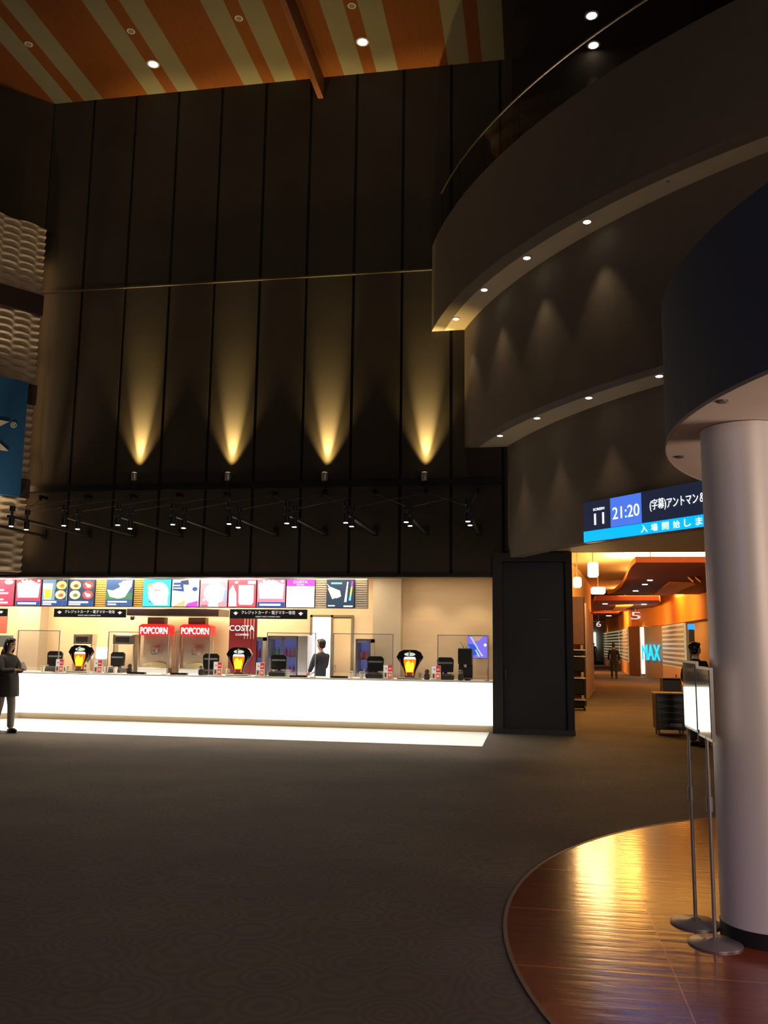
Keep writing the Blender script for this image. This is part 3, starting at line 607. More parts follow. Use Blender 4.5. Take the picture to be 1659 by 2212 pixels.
# doorway to the bright back room, and beige door
a, c = at(676, 1333, KY-.01), at(716, 1333, KY-.01); zt_ = a.z
b = MB(); b.box((a.x, KY-.02, 0), (c.x, KY-.004, zt_)); struct(b.build('window_1', emit((.93, .97, 1), 2.2)), 'brightly lit doorway into the back room')
b = MB(); fr = .05; YY = KY-.06
b.box((a.x-fr, YY, 0), (a.x, KY, zt_+fr)); b.box((c.x, YY, 0), (c.x+fr, KY, zt_+fr)); b.box((a.x-fr, YY, zt_), (at(764, 1333, KY).x, KY, zt_+fr)); struct(b.build('trim_15', CREAM))
a2, c2 = at(719, 1336, KY-.03), at(759, 1336, KY-.03); b = MB(); b.box((a2.x, KY-.04, 0), (c2.x, KY-.002, a2.z)); d2 = struct(b.build('door_2', mat('beige_door', (.70, .53, .32), .5))); b = MB(); b.rbox((a2.x+.06, KY-.08, .98), (a2.x+.09, KY-.041, 1.12), .004); b.build('door_handle', STEEL, d2)
b = MB(); b.box((c2.x+.005, KY-.06, 0), (c2.x+.06, KY-.002, a2.z+.03)); struct(b.build('trim_16', CREAM))
light('POINT', (at(770, 1400, 19.3).x, 19.2, 1.5), 5, (1, .9, .7), shadow_soft_size=.1)
# coffee dispenser at right
Yc = 17.5; a, c = at(990, 1400, Yc), at(1020, 1400, Yc); W = c.x-a.x; H = a.z-TOP
t = thing('drink_dispenser', 'tall black drink dispenser at the right end of the counter', 'dispenser', ((a.x+c.x)/2, Yc, TOP)); b = MB(); b.rbox((-W/2, -.1, H*.48), (W/2, .2, H), .015); b.build('head', BLACK, t)
b = MB(); b.rbox((-W/2, .06, .03), (W/2, .2, H*.48), .01); b.build('column', BLACK, t); b = MB(); b.rbox((-W/2, -.12, 0), (W/2, .2, .03), .006); b.build('drip_tray', mat('tray', (.06, .06, .06), .3), t)
b = MB(); b.lathe([(.02, H*.38), (.03, H*.42), (.03, H*.479)], (0, -.02, 0), 12); b.build('nozzle', STEEL, t); b = MB(); b.path([(-.03, .0, H), (-.05, -.01, H+.05), (-.1, -.02, H+.13)], .008); b.path([(.02, .0, H), (0, 0, H+.08)], .006); b.build('straw_bundle', mat('straws', (.7, .7, .3), .5), t)
# reflection in the right-hand acrylic screen, built as a glowing violet panel behind it
Y = 19.2; a, c = at(1010, 1373, Y), at(1053, 1423, Y); W = c.x-a.x; H = a.z-c.z
t = thing('reflection_panel', 'violet blue panel with pale strokes painted as a reflection in the right end screen', 'display', ((a.x+c.x)/2, Y, c.z)); b = MB(); b.rbox((-W/2, 0, 0), (W/2, .04, H), .004); b.build('case', BLACK, t)
picture('screen', W*.98, H*.96, [(srgb(40, 90, 220), [(.0, .65), (.4, .6), (.6, .25), (.3, .1)]), (srgb(190, 150, 130), [(.2, 1), (.8, 1), (.6, .8), (.3, .75)]), (srgb(190, 210, 255), [(.1, .98), (.18, .98), (.55, .45), (.48, .42)]), (srgb(200, 225, 255), [(.45, .45), (.52, .45), (.8, .1), (.72, .08)]), (srgb(200, 235, 255), [(.38, .38), (.44, .38), (.62, .08), (.55, .06)]), (WH, ('e', .9, .6, .08, .07))], t, y=-.002, s=.95, base=srgb(125, 115, 245), x0=-W*.49, z0=H*.02)
b = MB(); b.box((-.02, .04, 0), (.02, KY-Y, H)); b.build('bracket', BLACK, t)
# trays, cups, small things
for x, w_, m, lab in ((297, .17, BLACK, 'black cash tray in front of the left popcorn machine'), (387, .17, BLACK, 'black cash tray in front of the right popcorn machine'), (645, .17, mat('tray_brown', (.10, .04, .03), .4), 'dark brown tray in front of the grey steel cabinet'), (733, .17, mat('tray_brown2', (.06, .03, .025), .4), 'flat dark tray below the beige door'), (1010, .05, mat('tray_dark', (.08, .05, .04), .4), 'small dark tray at the foot of the drink dispenser')):
    p = at(x, 1455, 16.95); b = MB(); b.rbox((-w_, -.06, 0), (w_, .06, .012), .003); b.box((-w_, -.06, .012), (-w_+.01, .06, .035)); b.box((w_-.01, -.06, .012), (w_, .06, .035)); b.box((-w_, .05, .012), (w_, .06, .035)); b.box((-w_, -.06, .012), (w_, -.05, .035))
    o = b.build('tray', m); o.location = (p.x, 16.95, TOP); tag(o, lab, 'tray')
SILV = mat('silver_ball', (.4, .4, .4), .2, metal=.8)
for k, (x, lab) in enumerate(((92, 'white tub at the left end of the counter'), (142, 'white cup between the leftmost card and beer tower'), (229, 'white cup right of the card beside the leftmost beer tower'), (246, 'white cup in front of the second till'), (492, 'white cup left of the middle beer tower'), (590, 'white cup left of the fridge till'), (622, 'white cup right of the fridge till'), (757, 'white cup near the drinks shelf'), (781, 'white cup in front of the drinks shelf'), (908, 'white cup right of the rightmost beer tower'))):
    p = at(x, 1450, 17.05); b = MB(); b.lathe([(.035, 0), (.045, .11), (.05, .115), (.05, .125), (.02, .13)], n=14); o = b.build('cup', WHITE, smooth=True); o.location = (p.x, 17.05+.06*(k % 2), TOP); tag(o, lab, 'cup')
for x, lab in ((279, 'dark payment terminal left of the left popcorn machine'), (434, 'silver headed payment terminal left of the third till'), (995, 'silver topped payment terminal beside the drink dispenser'), (922, 'tiny dark payment terminal between the rightmost card and beer tower')):
    p = at(x, 1450, 16.95); t = thing('payment_terminal', lab, 'card terminal', (p.x, 16.95, TOP), 0, 'payment terminals on the counter'); b = MB(); b.rbox((-.05, -.02, 0), (.05, .06, .11), .012); b.build('body', mat('term_dark', (.09, .08, .08), .4), t); b = MB(); b.ell((0, .02, .15), (.045, .045, .05)); b.build('reader', SILV if 'silver' in lab else mat('term_brown', (.12, .08, .07), .4), t)
# a thin red and white rope post at the right end
p = at(1053, 1450, 17.0); b = MB(); b.tube((0, 0, 0), (0, 0, .22), .008, n=8); o = b.build('straw_stick', mat('pink', (.8, .35, .3), .4)); o.location = (p.x, 17.0, TOP); tag(o, 'thin upright pink stick at the right end of the counter', 'stick')
# left end: wall items
Y = 19.2; a, c = at(-10, 1372, Y), at(22, 1398, Y); b = MB(); b.rbox((a.x, Y, c.z), (c.x, Y+.1, a.z), .01); tag(b.build('notice_board', mat('blue_grey', (.10, .14, .19), .5)), 'blue grey board on the kitchen wall at the left edge', 'board')
Y = 19.0; a, c = at(-8, 1331, Y), at(12, 1368, Y); b = MB(); b.rbox((a.x, Y, c.z), (c.x, Y+.05, a.z), .01); tag(b.build('menu_poster', mat('red_poster', (.45, .08, .07), .5)), 'narrow red poster hanging at the left edge under the menu', 'poster')
# wall camera under hood
Y = 18.72; p = at(286, 1333, Y); p.z = at(286, 1331, 18.6).z-.048; t = thing('security_camera', 'small dark dome camera under the left end of the hood', 'camera', (p.x, Y, p.z)); b = MB(); b.ell((0, 0, 0), (.05, .05, .04)); b.build('dome', BLACK, t); b = MB(); b.lathe([(.06, .02), (.06, .05)], n=14); b.build('mount', STEEL, t)

# ================================================================== LAMPS
HOT = emit((1, .90, .72), 14, 'lamp_hot')
def downlight(lab, x, y, z, group, r=.06, lit=True, power=0., tgt=None, col=WARM, ss=80, nlab='recessed_downlight', emi=HOT):
    p = atz(x, y, z); t = thing(nlab, lab, 'downlight', (p.x, p.y, z), 0, group)
    b = MB(); n = 20
    b.lathe([(r*1.35, 0), (r*1.35, -.012), (r, -.014), (r*.95, -.004)], n=n); b.build('ring', mat('ring_white', (.6, .55, .5), .4), t, True)
    b = MB(); b.lathe([(r*.92, -.008), (r*.92, -.018), (r*.4, -.022)], n=n); b.build('lens', emi if lit else mat('lens_off', (.25, .22, .2), .2), t, True)
    if power: light('SPOT', (p.x, p.y, z-.05), power, col, tgt or (p.x, p.y, 0), spot_size=R_(ss), spot_blend=.6, shadow_soft_size=.03)
    return t
nth = ['lowest', 'second lowest', 'middle', 'fourth', 'highest']
for k, (x, y) in enumerate(((985, 688), (1046, 625), (1138, 556), (1268, 478), (1443, 389))):
    downlight('%s round downlight in the soffit of the topmost balcony' % nth[k], x, y, Z1, 'downlights under the topmost balcony', r=.055 if k < 4 else .03, lit=k < 4, power=28 if k < 4 else 0, ss=60)
for k, (x, y) in enumerate(((1080, 940), (1160, 902), (1272, 858), (1424, 811))):
    downlight('%s round downlight in the soffit above the entrance board' % ['leftmost', 'second', 'third', 'rightmost'][k], x, y, Z2, 'downlights under the middle tier', r=.05, power=22, ss=60)
# scallops on the curved walls
def scallop(x, y, z, c, R, pw):
    p = atz(x, y, z); v = Vector((p.x-c[0], p.y-c[1], 0)).normalized(); q = Vector((c[0], c[1], 0))+v*R
    light('SPOT', (p.x, p.y, z-.06), pw, WARM, (q.x, q.y, z-1.1), spot_size=R_(26), spot_blend=1, shadow_soft_size=.04)
for x, y in ((985, 688), (1046, 625), (1138, 556), (1268, 478)): scallop(x, y, Z1, C2, R2, 9)
for x, y in ((1080, 940), (1160, 902), (1272, 858), (1424, 811)): scallop(x, y, Z2, C3, R3, 8)
for x, y, lit, lab in ((331, 138, 1, 'bright downlight in the second striped bay of the ceiling'), (783, 90, 1, 'bright downlight in the striped bay right of the wooden fin'), (1278, 33, 1, 'bright downlight in the dark ceiling above the handrail'), (1282, 97, 1, 'downlight seen through the glass balustrade just under the handrail'),
                  (62, 95, 0, 'unlit downlight in the leftmost thin wood strip'), (283, 67, 0, 'unlit downlight above the lit one in the second striped bay'), (516, 39, 0, 'unlit downlight left of the wooden fin'), (760, 12, 0, 'unlit downlight at the top edge right of the wooden fin')):
    downlight(lab, x, y, ZC, 'ceiling downlights', r=.10 if lit else .06, lit=bool(lit), power=25 if lit else 0, ss=36)
for x in (917, 1022): downlight('%s small downlight in the kitchen ceiling above the right end of the counter' % ('left' if x == 917 else 'right'), x, 1243.5, KZ, 'kitchen downlights', r=.06, power=30, ss=100)

# sconces on the beam
for k, x in enumerate((290, 492, 701, 917)):
    Y = D-.22; p = at(x, 1030, Y); lab = ['leftmost', 'second from left', 'third from left', 'rightmost'][k]
    t = thing('wall_uplight', lab+' uplight spot on the black beam throwing a golden cone', 'wall light', (p.x, Y, p.z), 0, 'uplights along the beam')
    b = MB(); b.lathe([(.05, -.08), (.06, -.06), (.065, .08), (.055, .085)], n=18); b.build('housing', mat('sconce_metal', (.35, .30, .26), .35, metal=.7), t, True)
    b = MB(); b.lathe([(.05, .06), (.05, .088)], n=18); b.build('lens', emit((1, .85, .5), 3), t, True)
    b = MB(); b.path([(0, 0, -.08), (0, 0, -.24), (0, .18, -.24)], .018, 8); b.build('bracket', BLACKM, t)
    light('SPOT', (p.x, Y+.08, p.z+.1), 480, (1, .70, .22), (p.x, D-.04, p.z+2.6), spot_size=R_(62), spot_blend=1, shadow_soft_size=.03)
    light('SPOT', (p.x, Y+.08, p.z+.1), 2600, (1, .74, .28), (p.x, D+.02, p.z+1.2), spot_size=R_(27), spot_blend=1, shadow_soft_size=.02)
# brackets, arms, stays and twin spot heads
arms = [(-1.03+(-1.0135)*k) for k in range(0, 11)]
ords = ['rightmost', 'second from right', 'third from right', 'fourth from right', 'fifth from right', 'middle', 'fifth from left', 'fourth from left', 'third from left', 'second from left', 'leftmost']
for k, X in enumerate(arms):
    if X < -10.9: continue
    t = thing('spotlight_arm', 'black cantilever arm on the back wall carrying two spotlights, '+ords[k], 'spotlight arm', (X, D, 3.80), 0, 'spotlight arms above the counter')
    xin = 0.
    b = MB(); b.rbox((-.05, -.03, -.10), (.05, 0, .10), .005); b.build('wall_plate', BLACKM, t)
    b = MB(); b.box((-.032, -2.85, -.06), (.032, -.03, -.01)); b.build('arm', mat('arm_steel', (.10, .09, .08), .35, metal=.7), t)
    b = MB(); b.rbox((-.03, -.26, .74), (.03, -.0, .80), .005); b.rbox((-.02, -.26, .68), (.02, -.22, .78), .004); b.build('stay_bracket', BLACKM, t)
    b = MB()
    for s in (-1, 1):
        if (k == 0 and s > 0): s = 0
        b.tube((s*1.0135, -.24, .72), (0, -2.35, .10), .006, n=6)
    b.build('stay_cable', mat('cable', (.12, .10, .08), .4, metal=.5), t)
    for yy in (-2.75, -2.28):
        hd = MB(); hd.tube((0, yy, -.10), (.0, yy, .16), .022, n=10); hd.tube((0, yy, .07), (0, yy, .16), .05, n=12); hd.tube((0, yy, -.20), (0, yy, -.03), .05, n=14); h = hd.build('spot_head', BLACK, t, True)
        b = MB(); b.tube((0, yy, -.206), (0, yy, -.198), .036, n=14); b.build('lens', HOT, h)
    light('SPOT', (X, D-2.75, 3.50), 100, (1, .9, .74), (X, D-1.9, 0), spot_size=R_(84), spot_blend=.9, shadow_soft_size=.04)

# blue cinema banner on the left
off = .22
u0_, zt_ = ontex(62, 826, off); u1_, zb_ = ontex(47, 1073, off)
t = thing('banner_sign', 'large blue wall banner with a white letter at the left edge', 'banner', tuple(tex(u0_, off, zb_)), math.atan2(-TD.y, -TD.x))
Wb = 4.2; Hb = zt_-zb_
b = MB(); b.box((-Wb, -.0, 0), (0, .12, Hb)); b.build('panel', mat('banner_blue', srgb(18, 66, 104), .5, noise=.05, nscale=2), t)
b = MB(); b.rbox((-Wb, .12, .1), (-.05, .20, .2), .01); b.rbox((-Wb, .12, Hb-.2), (-.05, .20, Hb-.1), .01); b.build('mount', BLACKM, t)
wl = mat('banner_white', (.50, .45, .34), .5)
xr = -.12
u2, z2_ = ontex(22, 912, off); u3, z3_ = ontex(20, 975, off)
xr = -(u2-u0_)
lettering('X', xr-1.05, xr, z3_-zb_, z2_-zb_, -.001, wl, t, .03); lettering('MA', xr-3.1, xr-1.15, z3_-zb_, z2_-zb_, -.001, wl, t, .03)
ur, zr_ = ontex(29, 918, off); lettering('®', -(ur-u0_)-.06, -(ur-u0_)+.06, zr_-zb_-.06, zr_-zb_+.06, -.001, wl, t, .02)
light('SPOT', tuple(tex(1.6, 1.3, 2.7)), 420, (1, .80, .55), tuple(tex(1.3, 0, 6.0)), spot_size=R_(80), spot_blend=1, shadow_soft_size=.05)  # two unseen spots added to brighten the rippled cladding
light('SPOT', tuple(tex(1.6, .9, 5.0)), 120, (1, .80, .55), tuple(tex(1.3, 0, 9.2)), spot_size=R_(60), spot_blend=1, shadow_soft_size=.05)

# balustrade on the balcony
t = thing('glass_balustrade', 'curved glass balustrade with a thin handrail on the topmost balcony', 'balustrade', (C1[0], C1[1], ZT))
A0 = math.atan2(16.02-C1[1], -1.63-C1[0])+2*PI; RR = R1-.02; N_ = 60; A1 = PI*1.5-.1
pts = [(RR*math.cos(A0+(A1-A0)*i/N_), RR*math.sin(A0+(A1-A0)*i/N_), 10.42-ZT) for i in range(N_+1)]
b = MB(); b.path(pts, .022, 8); b.build('handrail', mat('rail_metal', (.55, .45, .36), .3, metal=.9), t, True)
GLB = glass('balustrade_glass', (.78, .80, .76), .05)
for s in range(0, N_, 5):
    b = MB(); P = pts[s:s+6]
    b.v = [(x, y, -.05) for x, y, _ in P]+[(x, y, 10.40-ZT) for x, y, _ in P]; b.f = [(i, i+1, len(P)+i+1, len(P)+i) for i in range(len(P)-1)]; b.m = [0]*len(b.f)
    g = b.build('glass_panel', GLB, t)
    b = MB(); x, y, _ = P[0]; b.tube((x, y, -.05), (x, y, 10.41-ZT), .006, n=6); b.build('post', BLACKM, t)

# ================================================================== CORRIDOR
ORANGE = mat('orange_fascia', (.85, .30, .03), .6, noise=.06, nscale=1)
b = MB(); b.box((.6, D+.3, 4.12), (14, 110, 4.3)); struct(b.build('ceiling_corridor', mat('corridor_ceiling', (.80, .60, .32), .7)))
b = MB(); b.box((.722, D-.0, 3.39), (14, D+.25, 4.5)); struct(b.build('wall_header', mat('warm_header', (.30, .22, .13), .7)))
LWp = [(.60, D+.3), (.66, 24.), (1.55, 30.), (2.4, 38.), (5.3, 100.)]
b = MB()
for p, q in zip(LWp, LWp[1:]): b.prism([p, q, (q[0]-.3, q[1]), (p[0]-.3, p[1])], 0, 4.2)
struct(b.build('wall_corridor_left', mat('corridor_wall_lit', (.85, .58, .26), .7)))  # lighter copy of the corridor wall, lamp glow put into its colour
b = MB(); b.box((2, 100, 0), (14, 100.3, 4.2)); struct(b.build('wall_corridor_end', mat('far_wall', (.5, .45, .4), .7)))
# right wall of the corridor: orange band over bays
RW = [(at(1600, 1337, 28).x, 28.), (at(1523, 1337, 34).x, 34.), (6.40, 46.2), (5.27, 51.), (5.75, 60.), (5.8, 75.), (8.2, 100.)]
b = MB()
for p, q in zip(RW, RW[1:]): b.prism([p, q, (q[0]+.6, q[1]), (p[0]+.6, p[1])], 2.65, 4.2)
struct(b.build('trim_17', ORANGE), 'orange band along the top of the right corridor wall')
b = MB()
for p, q in zip(RW, RW[1:]): b.prism([(p[0]+.25, p[1]), (q[0]+.25, q[1]), (q[0]+.6, q[1]), (p[0]+.6, p[1])], 0, 2.66)
struct(b.build('wall_corridor_right', mat('tan_wall', (.42, .27, .15), .7)))
def rw(x, off=0.):      # point on right wall under pixel column x
    d = ray(x, 1392)
    best = None
    for p, q in zip(RW, RW[1:]):
        ex, ey = q[0]-p[0], q[1]-p[1]; den = d.x*ey-d.y*ex
        if abs(den) < 1e-9: continue
        s = ((p[0])*ey-(p[1])*ex)/den; tt = ((p[0])*d.y-(p[1])*d.x)/den
        X = d.x*s; Y = d.y*s
        k = (X-p[0])/ex if abs(ex) > abs(ey) else (Y-p[1])/ey
        if -1e-6 <= k <= 1+1e-6 and (best is None or Y < best.y): best = Vector((X, Y, 0))
    return best if best else at(x, 1392, 60)
def bay(x0, x1, m, name, lab, cat, z0=.0, z1=2.64, th=.12, group=None, st=False):
    p, q = rw(x0), rw(x1); p.z = q.z = 0; dv = (q-p); ln = dv.length; n = Vector((-dv.y, dv.x, 0)).normalized(); n = n if n.y < 0 else -n
    t = thing(name, lab, cat, tuple(p+n*.0), math.atan2(dv.y, dv.x), group)
    return t, ln
# lit louvred bays
LOUV = emit(srgb(200, 190, 160), .75, 'louvre_glow')
for x0, x1, lab in ((1436, 1484, 'glowing louvred wall panel right of the cyan letters'), (1343, 1361, 'glowing louvred wall panel left of the dark pillar'), (1307, 1341, 'glowing louvred wall panel behind the walking person')):
    t, ln = bay(x0, x1, LOUV, 'louvre_panel', lab, 'wall panel'); s = -1
    b = MB(); b.box((.02, s*.02, .7), (ln-.02, s*.12, 2.6)); b.build('light_box', emit(srgb(200, 195, 160), .42), t)
    b = MB()
    for k in range(9): b.box((.02, s*.12, .75+k*.205), (ln-.02, s*.14, .86+k*.205))
    b.build('slats', mat('slat_grey', (.34, .33, .27), .5), t)
    b = MB(); b.box((.0, s*.0, 0), (ln, s*.13, .7)); b.build('plinth', mat('plinth_tan', (.75, .5, .28), .6), t)
# dark pillar, white light strip, letters on tan wall
b = MB(); p = rw(1361); q = rw(1385); b.prism([(p.x-.1, p.y-.3), (q.x-.1, q.y-.3), (q.x+.3, q.y), (p.x+.3, p.y)], 0, 2.66); struct(b.build('trim_18', mat('pillar_dark', (.14, .07, .05), .6)), 'dark brown pillar beside the white light strip')
t, ln = bay(1385, 1393.5, None, 'light_strip', 'tall glowing white vertical light strip in the corridor', 'light strip'); b = MB(); b.box((0, -.02, .15), (ln, -.10, 2.6)); b.build('diffuser', emit((1, .9, .6), 5), t)
t, ln = bay(1394, 1433, None, 'letter_sign', 'cyan block letters glowing on the tan corridor wall', 'sign')
zc = lambda y, Y: EYE+(1392.5-y)/F*Y
yy = t.location.y; b = MB(); b.box((0, -.06, 0), (ln, .0, 2.62)); b.build('backing', mat('tan_board', (.40, .25, .14), .7), t)
ch = 'MAX'
lettering(ch, .0, ln, zc(1422, yy), zc(1391, yy), -.16, emit(srgb(0, 190, 245), 1.4), t, .05)
light('POINT', (t.location.x-.5, yy-1.0, 1.6), 6, (.1, .8, 1), shadow_soft_size=.2)
# screen numbers on the orange band
for ch, x0, x1, y0, y1, lab in (('5', 1363, 1383, 1322, 1338, 'large pale number five on the orange band'), ('6', 1288, 1298, 1342, 1354, 'smaller pale number six on the orange band further back')):
    p = rw((x0+x1)/2); yy = p.y-.8; a, c = at(x0, y1, yy), at(x1, y0, yy)
    t = thing('screen_number', lab, 'number sign', (a.x, yy, a.z), 0, 'screen numbers in the corridor'); lettering(ch, 0, c.x-a.x, 0, c.z-a.z, 0, emit(srgb(235, 205, 215), .9), t, .08, 'digit')
    b = MB(); b.tube(((c.x-a.x)/2, 0, (c.z-a.z)), ((c.x-a.x)/2, .0, 3.62-a.z), .01, n=6); b.build('hanger', STEEL, t)
# blue totem
Y = 30; p = at(1497, 1430, Y); t = thing('screen_totem', 'slim dark blue totem with a cyan lit top near the column', 'totem', (p.x, Y, 0)); w_ = at(1504, 1400, Y).x-at(1490, 1400, Y).x; zt_ = at(1497, 1348, Y).z
b = MB(); b.rbox((-w_/2*.8, 0, 0), (w_/2*.8, .12, zt_-.18), .01); b.build('body', mat('navy', (.01, .02, .07), .3), t); b = MB(); b.rbox((-w_/2, -.02, zt_-.18), (w_/2, .14, zt_), .01); b.build('lit_top', emit(srgb(30, 150, 245), 1.3), t)
# suspended wavy ceiling panels
MAROON = mat('maroon_panel', (.16, .028, .016), .6, noise=.1, spec=.2)
ORP = mat('orange_edge', (.75, .24, .05), .5)
def wavy(lab, zb, th, outline, inset, lamps):
    P = [atz(x, y, zb) for x, y in outline]; c = P[0]
    t = thing('ceiling_panel', lab, 'ceiling panel', (c.x, c.y, zb), 0, 'suspended wavy ceiling panels')
    b = MB(); pts = [(p.x-c.x, p.y-c.y) for p in P]; b.prism(pts, 0, th, 0)
    for i in range(3, len(b.f)): b.m[i] = 1
    b.build('panel', [MAROON, ORP], t)
    if inset: b = MB(); b.prism([(atz(x, y, zb).x-c.x, atz(x, y, zb).y-c.y) for x, y in inset], -.06, -.002); b.build('orange_inset', ORP, t)  # orange slab under the panel for the slot between pieces
    for x, y in lamps: p = atz(x, y, zb); b = MB(); r = .07*p.y/24; b.lathe([(r, 0), (r, -.02)], (p.x-c.x, p.y-c.y, 0), 12); b.build('downlight', emit((1, .95, .85), 5), t)
    for dx, dy in ((1, 1), (2.2, 3)): b = MB(); b.tube((pts[len(pts)//2][0]*.3+dx*.3, dy, th), (pts[len(pts)//2][0]*.3+dx*.3, dy, 4.12-zb), .015, n=6); b.build('hanger', STEEL, t)
wavy('large dark red wavy panel hanging nearest the corridor entrance', 3.6, .14, [(1373, 1215), (1560, 1215), (1600, 1284), (1430, 1284), (1312, 1284), (1326, 1280), (1342, 1268), (1352, 1250), (1358, 1234), (1364, 1224)], [(1412, 1283), (1432, 1266), (1446, 1256), (1502, 1258), (1474, 1270), (1452, 1283)], [(1404, 1253), (1393, 1262), (1373, 1276)])
wavy('middle dark red wavy panel hanging in the corridor', 3.6, .22, [(1286, 1297), (1424, 1297), (1427, 1301), (1418, 1308), (1406, 1315), (1394, 1320), (1345, 1321), (1274, 1322), (1272, 1314), (1278, 1305)], [(1322, 1318), (1330, 1307), (1368, 1305), (1350, 1314), (1340, 1319)], [(1307, 1304), (1391, 1305)])
wavy('small dark red wavy panel hanging furthest down the corridor', 3.6, .22, [(1284, 1324), (1338, 1324), (1332, 1330), (1322, 1335), (1300, 1337), (1274, 1339), (1276, 1330)], None, [(1315, 1330)])
t = thing('track_spotlight', 'pair of silver spotlights under the nearest wavy panel', 'spotlight', tuple(atz(1490, 1250, 3.54))); b = MB()
for dx, dy in ((0, 0), (.35, -1.0)): b.tube((dx, dy, .05), (dx+.1, dy-.25, -.10), .06, n=12); b.tube((dx+.2, dy, .05), (dx+.3, dy-.25, -.10), .06, n=12)
b.build('heads', mat('chrome', (.8, .6, .4), .2, metal=1), t)
# wall lamps, then unseen lights of the corridor
for x, y, Y, sx, sz, lab in ((1281, 1231, 19.6, .11, .16, 'square glowing wall lamp at the top left of the corridor entrance'), (1247, 1258, 20.5, .09, .12, 'glowing lamp on the left corridor wall above the rack'), (1292, 1276, 27, .2, .10, 'wide glowing lamp on the left corridor wall beyond the rack')):
    p = at(x, y, Y); t = thing('wall_lamp', lab, 'wall lamp', (p.x, Y, p.z)); b = MB(); b.rbox((-sx, -sx, -sz), (sx, sx, sz), .03); b.build('shade', emit((1, .86, .55), 4), t)
    b = MB(); b.tube((0, 0, sz), (0, 0, 4.12-p.z), .012, n=6); b.build('stem', STEEL, t)
    light('POINT', (p.x, Y-.4, p.z-.05), 50, (1, .60, .22), shadow_soft_size=.25)
for x, y, Y, pw in ((1440, 0, 24.5, 1100), (1480, 0, 29, 350), (1400, 0, 40, 450), (1330, 0, 55, 500)):
    X = at(x, 1250, Y).x; light('AREA', (X, Y, 3.78), pw, (1, .62, .2), (X, Y, 5), shape='RECTANGLE', size=2.6, size_y=2.2)
for X, Y, pw in ((3.2, 22, 40), (4.2, 30, 60), (4.3, 42, 90), (4.8, 55, 90), (5.2, 72, 120)):
    light('SPOT', (X, Y, 3.5), pw*.9, (1, .76, .80), (X, Y, 0), spot_size=R_(110), spot_blend=1, shadow_soft_size=.2)
for Y in (36, 44, 52): light('AREA', (rw(1430).x-2.2, Y, 3.2), 90, (1, .58, .2), (rw(1430).x+.4, Y+2, 3.1), shape='RECTANGLE', size=1.5, size_y=.4)  # unseen lights added to warm the orange band
light('AREA', (3.0, 19.2, 3.86), 150, (1, .62, .16), (3.0, 20.2, 4.1), shape='RECTANGLE', size=1.1, size_y=2.4)
light('AREA', (5.2, 19.2, 3.86), 150, (1, .62, .16), (5.2, 20.2, 4.1), shape='RECTANGLE', size=1.1, size_y=2.4)  # added on the right for a second streak on the polished floor
b = MB(); b.box((2.3, 99.7, 0), (3.4, 99.95, 3)); p0, p1 = at(1279, 1392, 99), at(1289, 1392, 99)
b = MB(); b.box((p0.x, 99.7, 1.2), (p1.x, 99.95, 3.0)); struct(b.build('window_2', emit(srgb(225, 235, 225), 1.1)), 'pale lit opening at the far end of the corridor')

# entrance board
P0 = Vector((.80, 14.05, 3.235)); P1 = Vector((2.235, 12.30, 3.235)); dv = (P1-P0); ang = math.atan2(dv.y, dv.x)
t = thing('entrance_board', 'long lit screen board over the corridor entrance showing a start time', 'display board', tuple(P0), ang)
un = dv.length/(1515-1270)     # metres per pixel, roughly, along the board
Wd = 3.4; H = .655
def bx(x):   # distance along the board seen at pixel column x
    d = ray(x, 1120); den = d.x*dv.y-d.y*dv.x; s = (P0.x*dv.y-P0.y*dv.x)/den; return (Vector((d.x*s, d.y*s))-P0.to_2d()).length
b = MB(); b.rbox((0, 0, 0), (Wd, .12, H), .01); b.build('case', mat('board_case', (.01, .012, .02), .3), t)
DKS = srgb(30, 38, 62)
b = MB(); b.box((.01, -.006, H*.285), (Wd-.01, 0, H-.01)); b.build('upper_screen', emit(DKS, .8), t)
b = MB(); b.box((.01, -.008, .012), (Wd-.01, 0, H*.275)); lo = b.build('ticker_screen', emit((0, .24, .92), 2.2), t)
b = MB(); b.box((bx(1320), -.011, H*.285), (bx(1387), -.0065, H-.02)); b.build('time_panel', emit((.055, .14, .62), 1.35), t)
LW = emit((.92, .96, 1), 1.5)
x = bx(1281); x2 = bx(1309)
lettering('SCREEN', bx(1283), bx(1307), H*.74, H*.80, -.012, LW, t); lettering('11', bx(1285), bx(1306), H*.40, H*.67, -.012, LW, t)
lettering('21:20', bx(1325), bx(1383), H*.46, H*.74, -.012, LW, t); lettering('(字幕)', bx(1406), bx(1441), H*.50, H*.77, -.012, LW, t)
lettering('アントマン＆ワスプ', bx(1443), bx(1443)+(bx(1515)-bx(1443))*1.75, H*.53, H*.75, -.012, LW, t)
for ch, xx in (('入', 1392), ('場', 1414), ('開', 1438), ('始', 1462), ('し', 1486), ('ま', 1511)):
    lettering(ch, bx(xx-7), bx(xx+7), H*.065, H*.225, -.012, LW, lo)

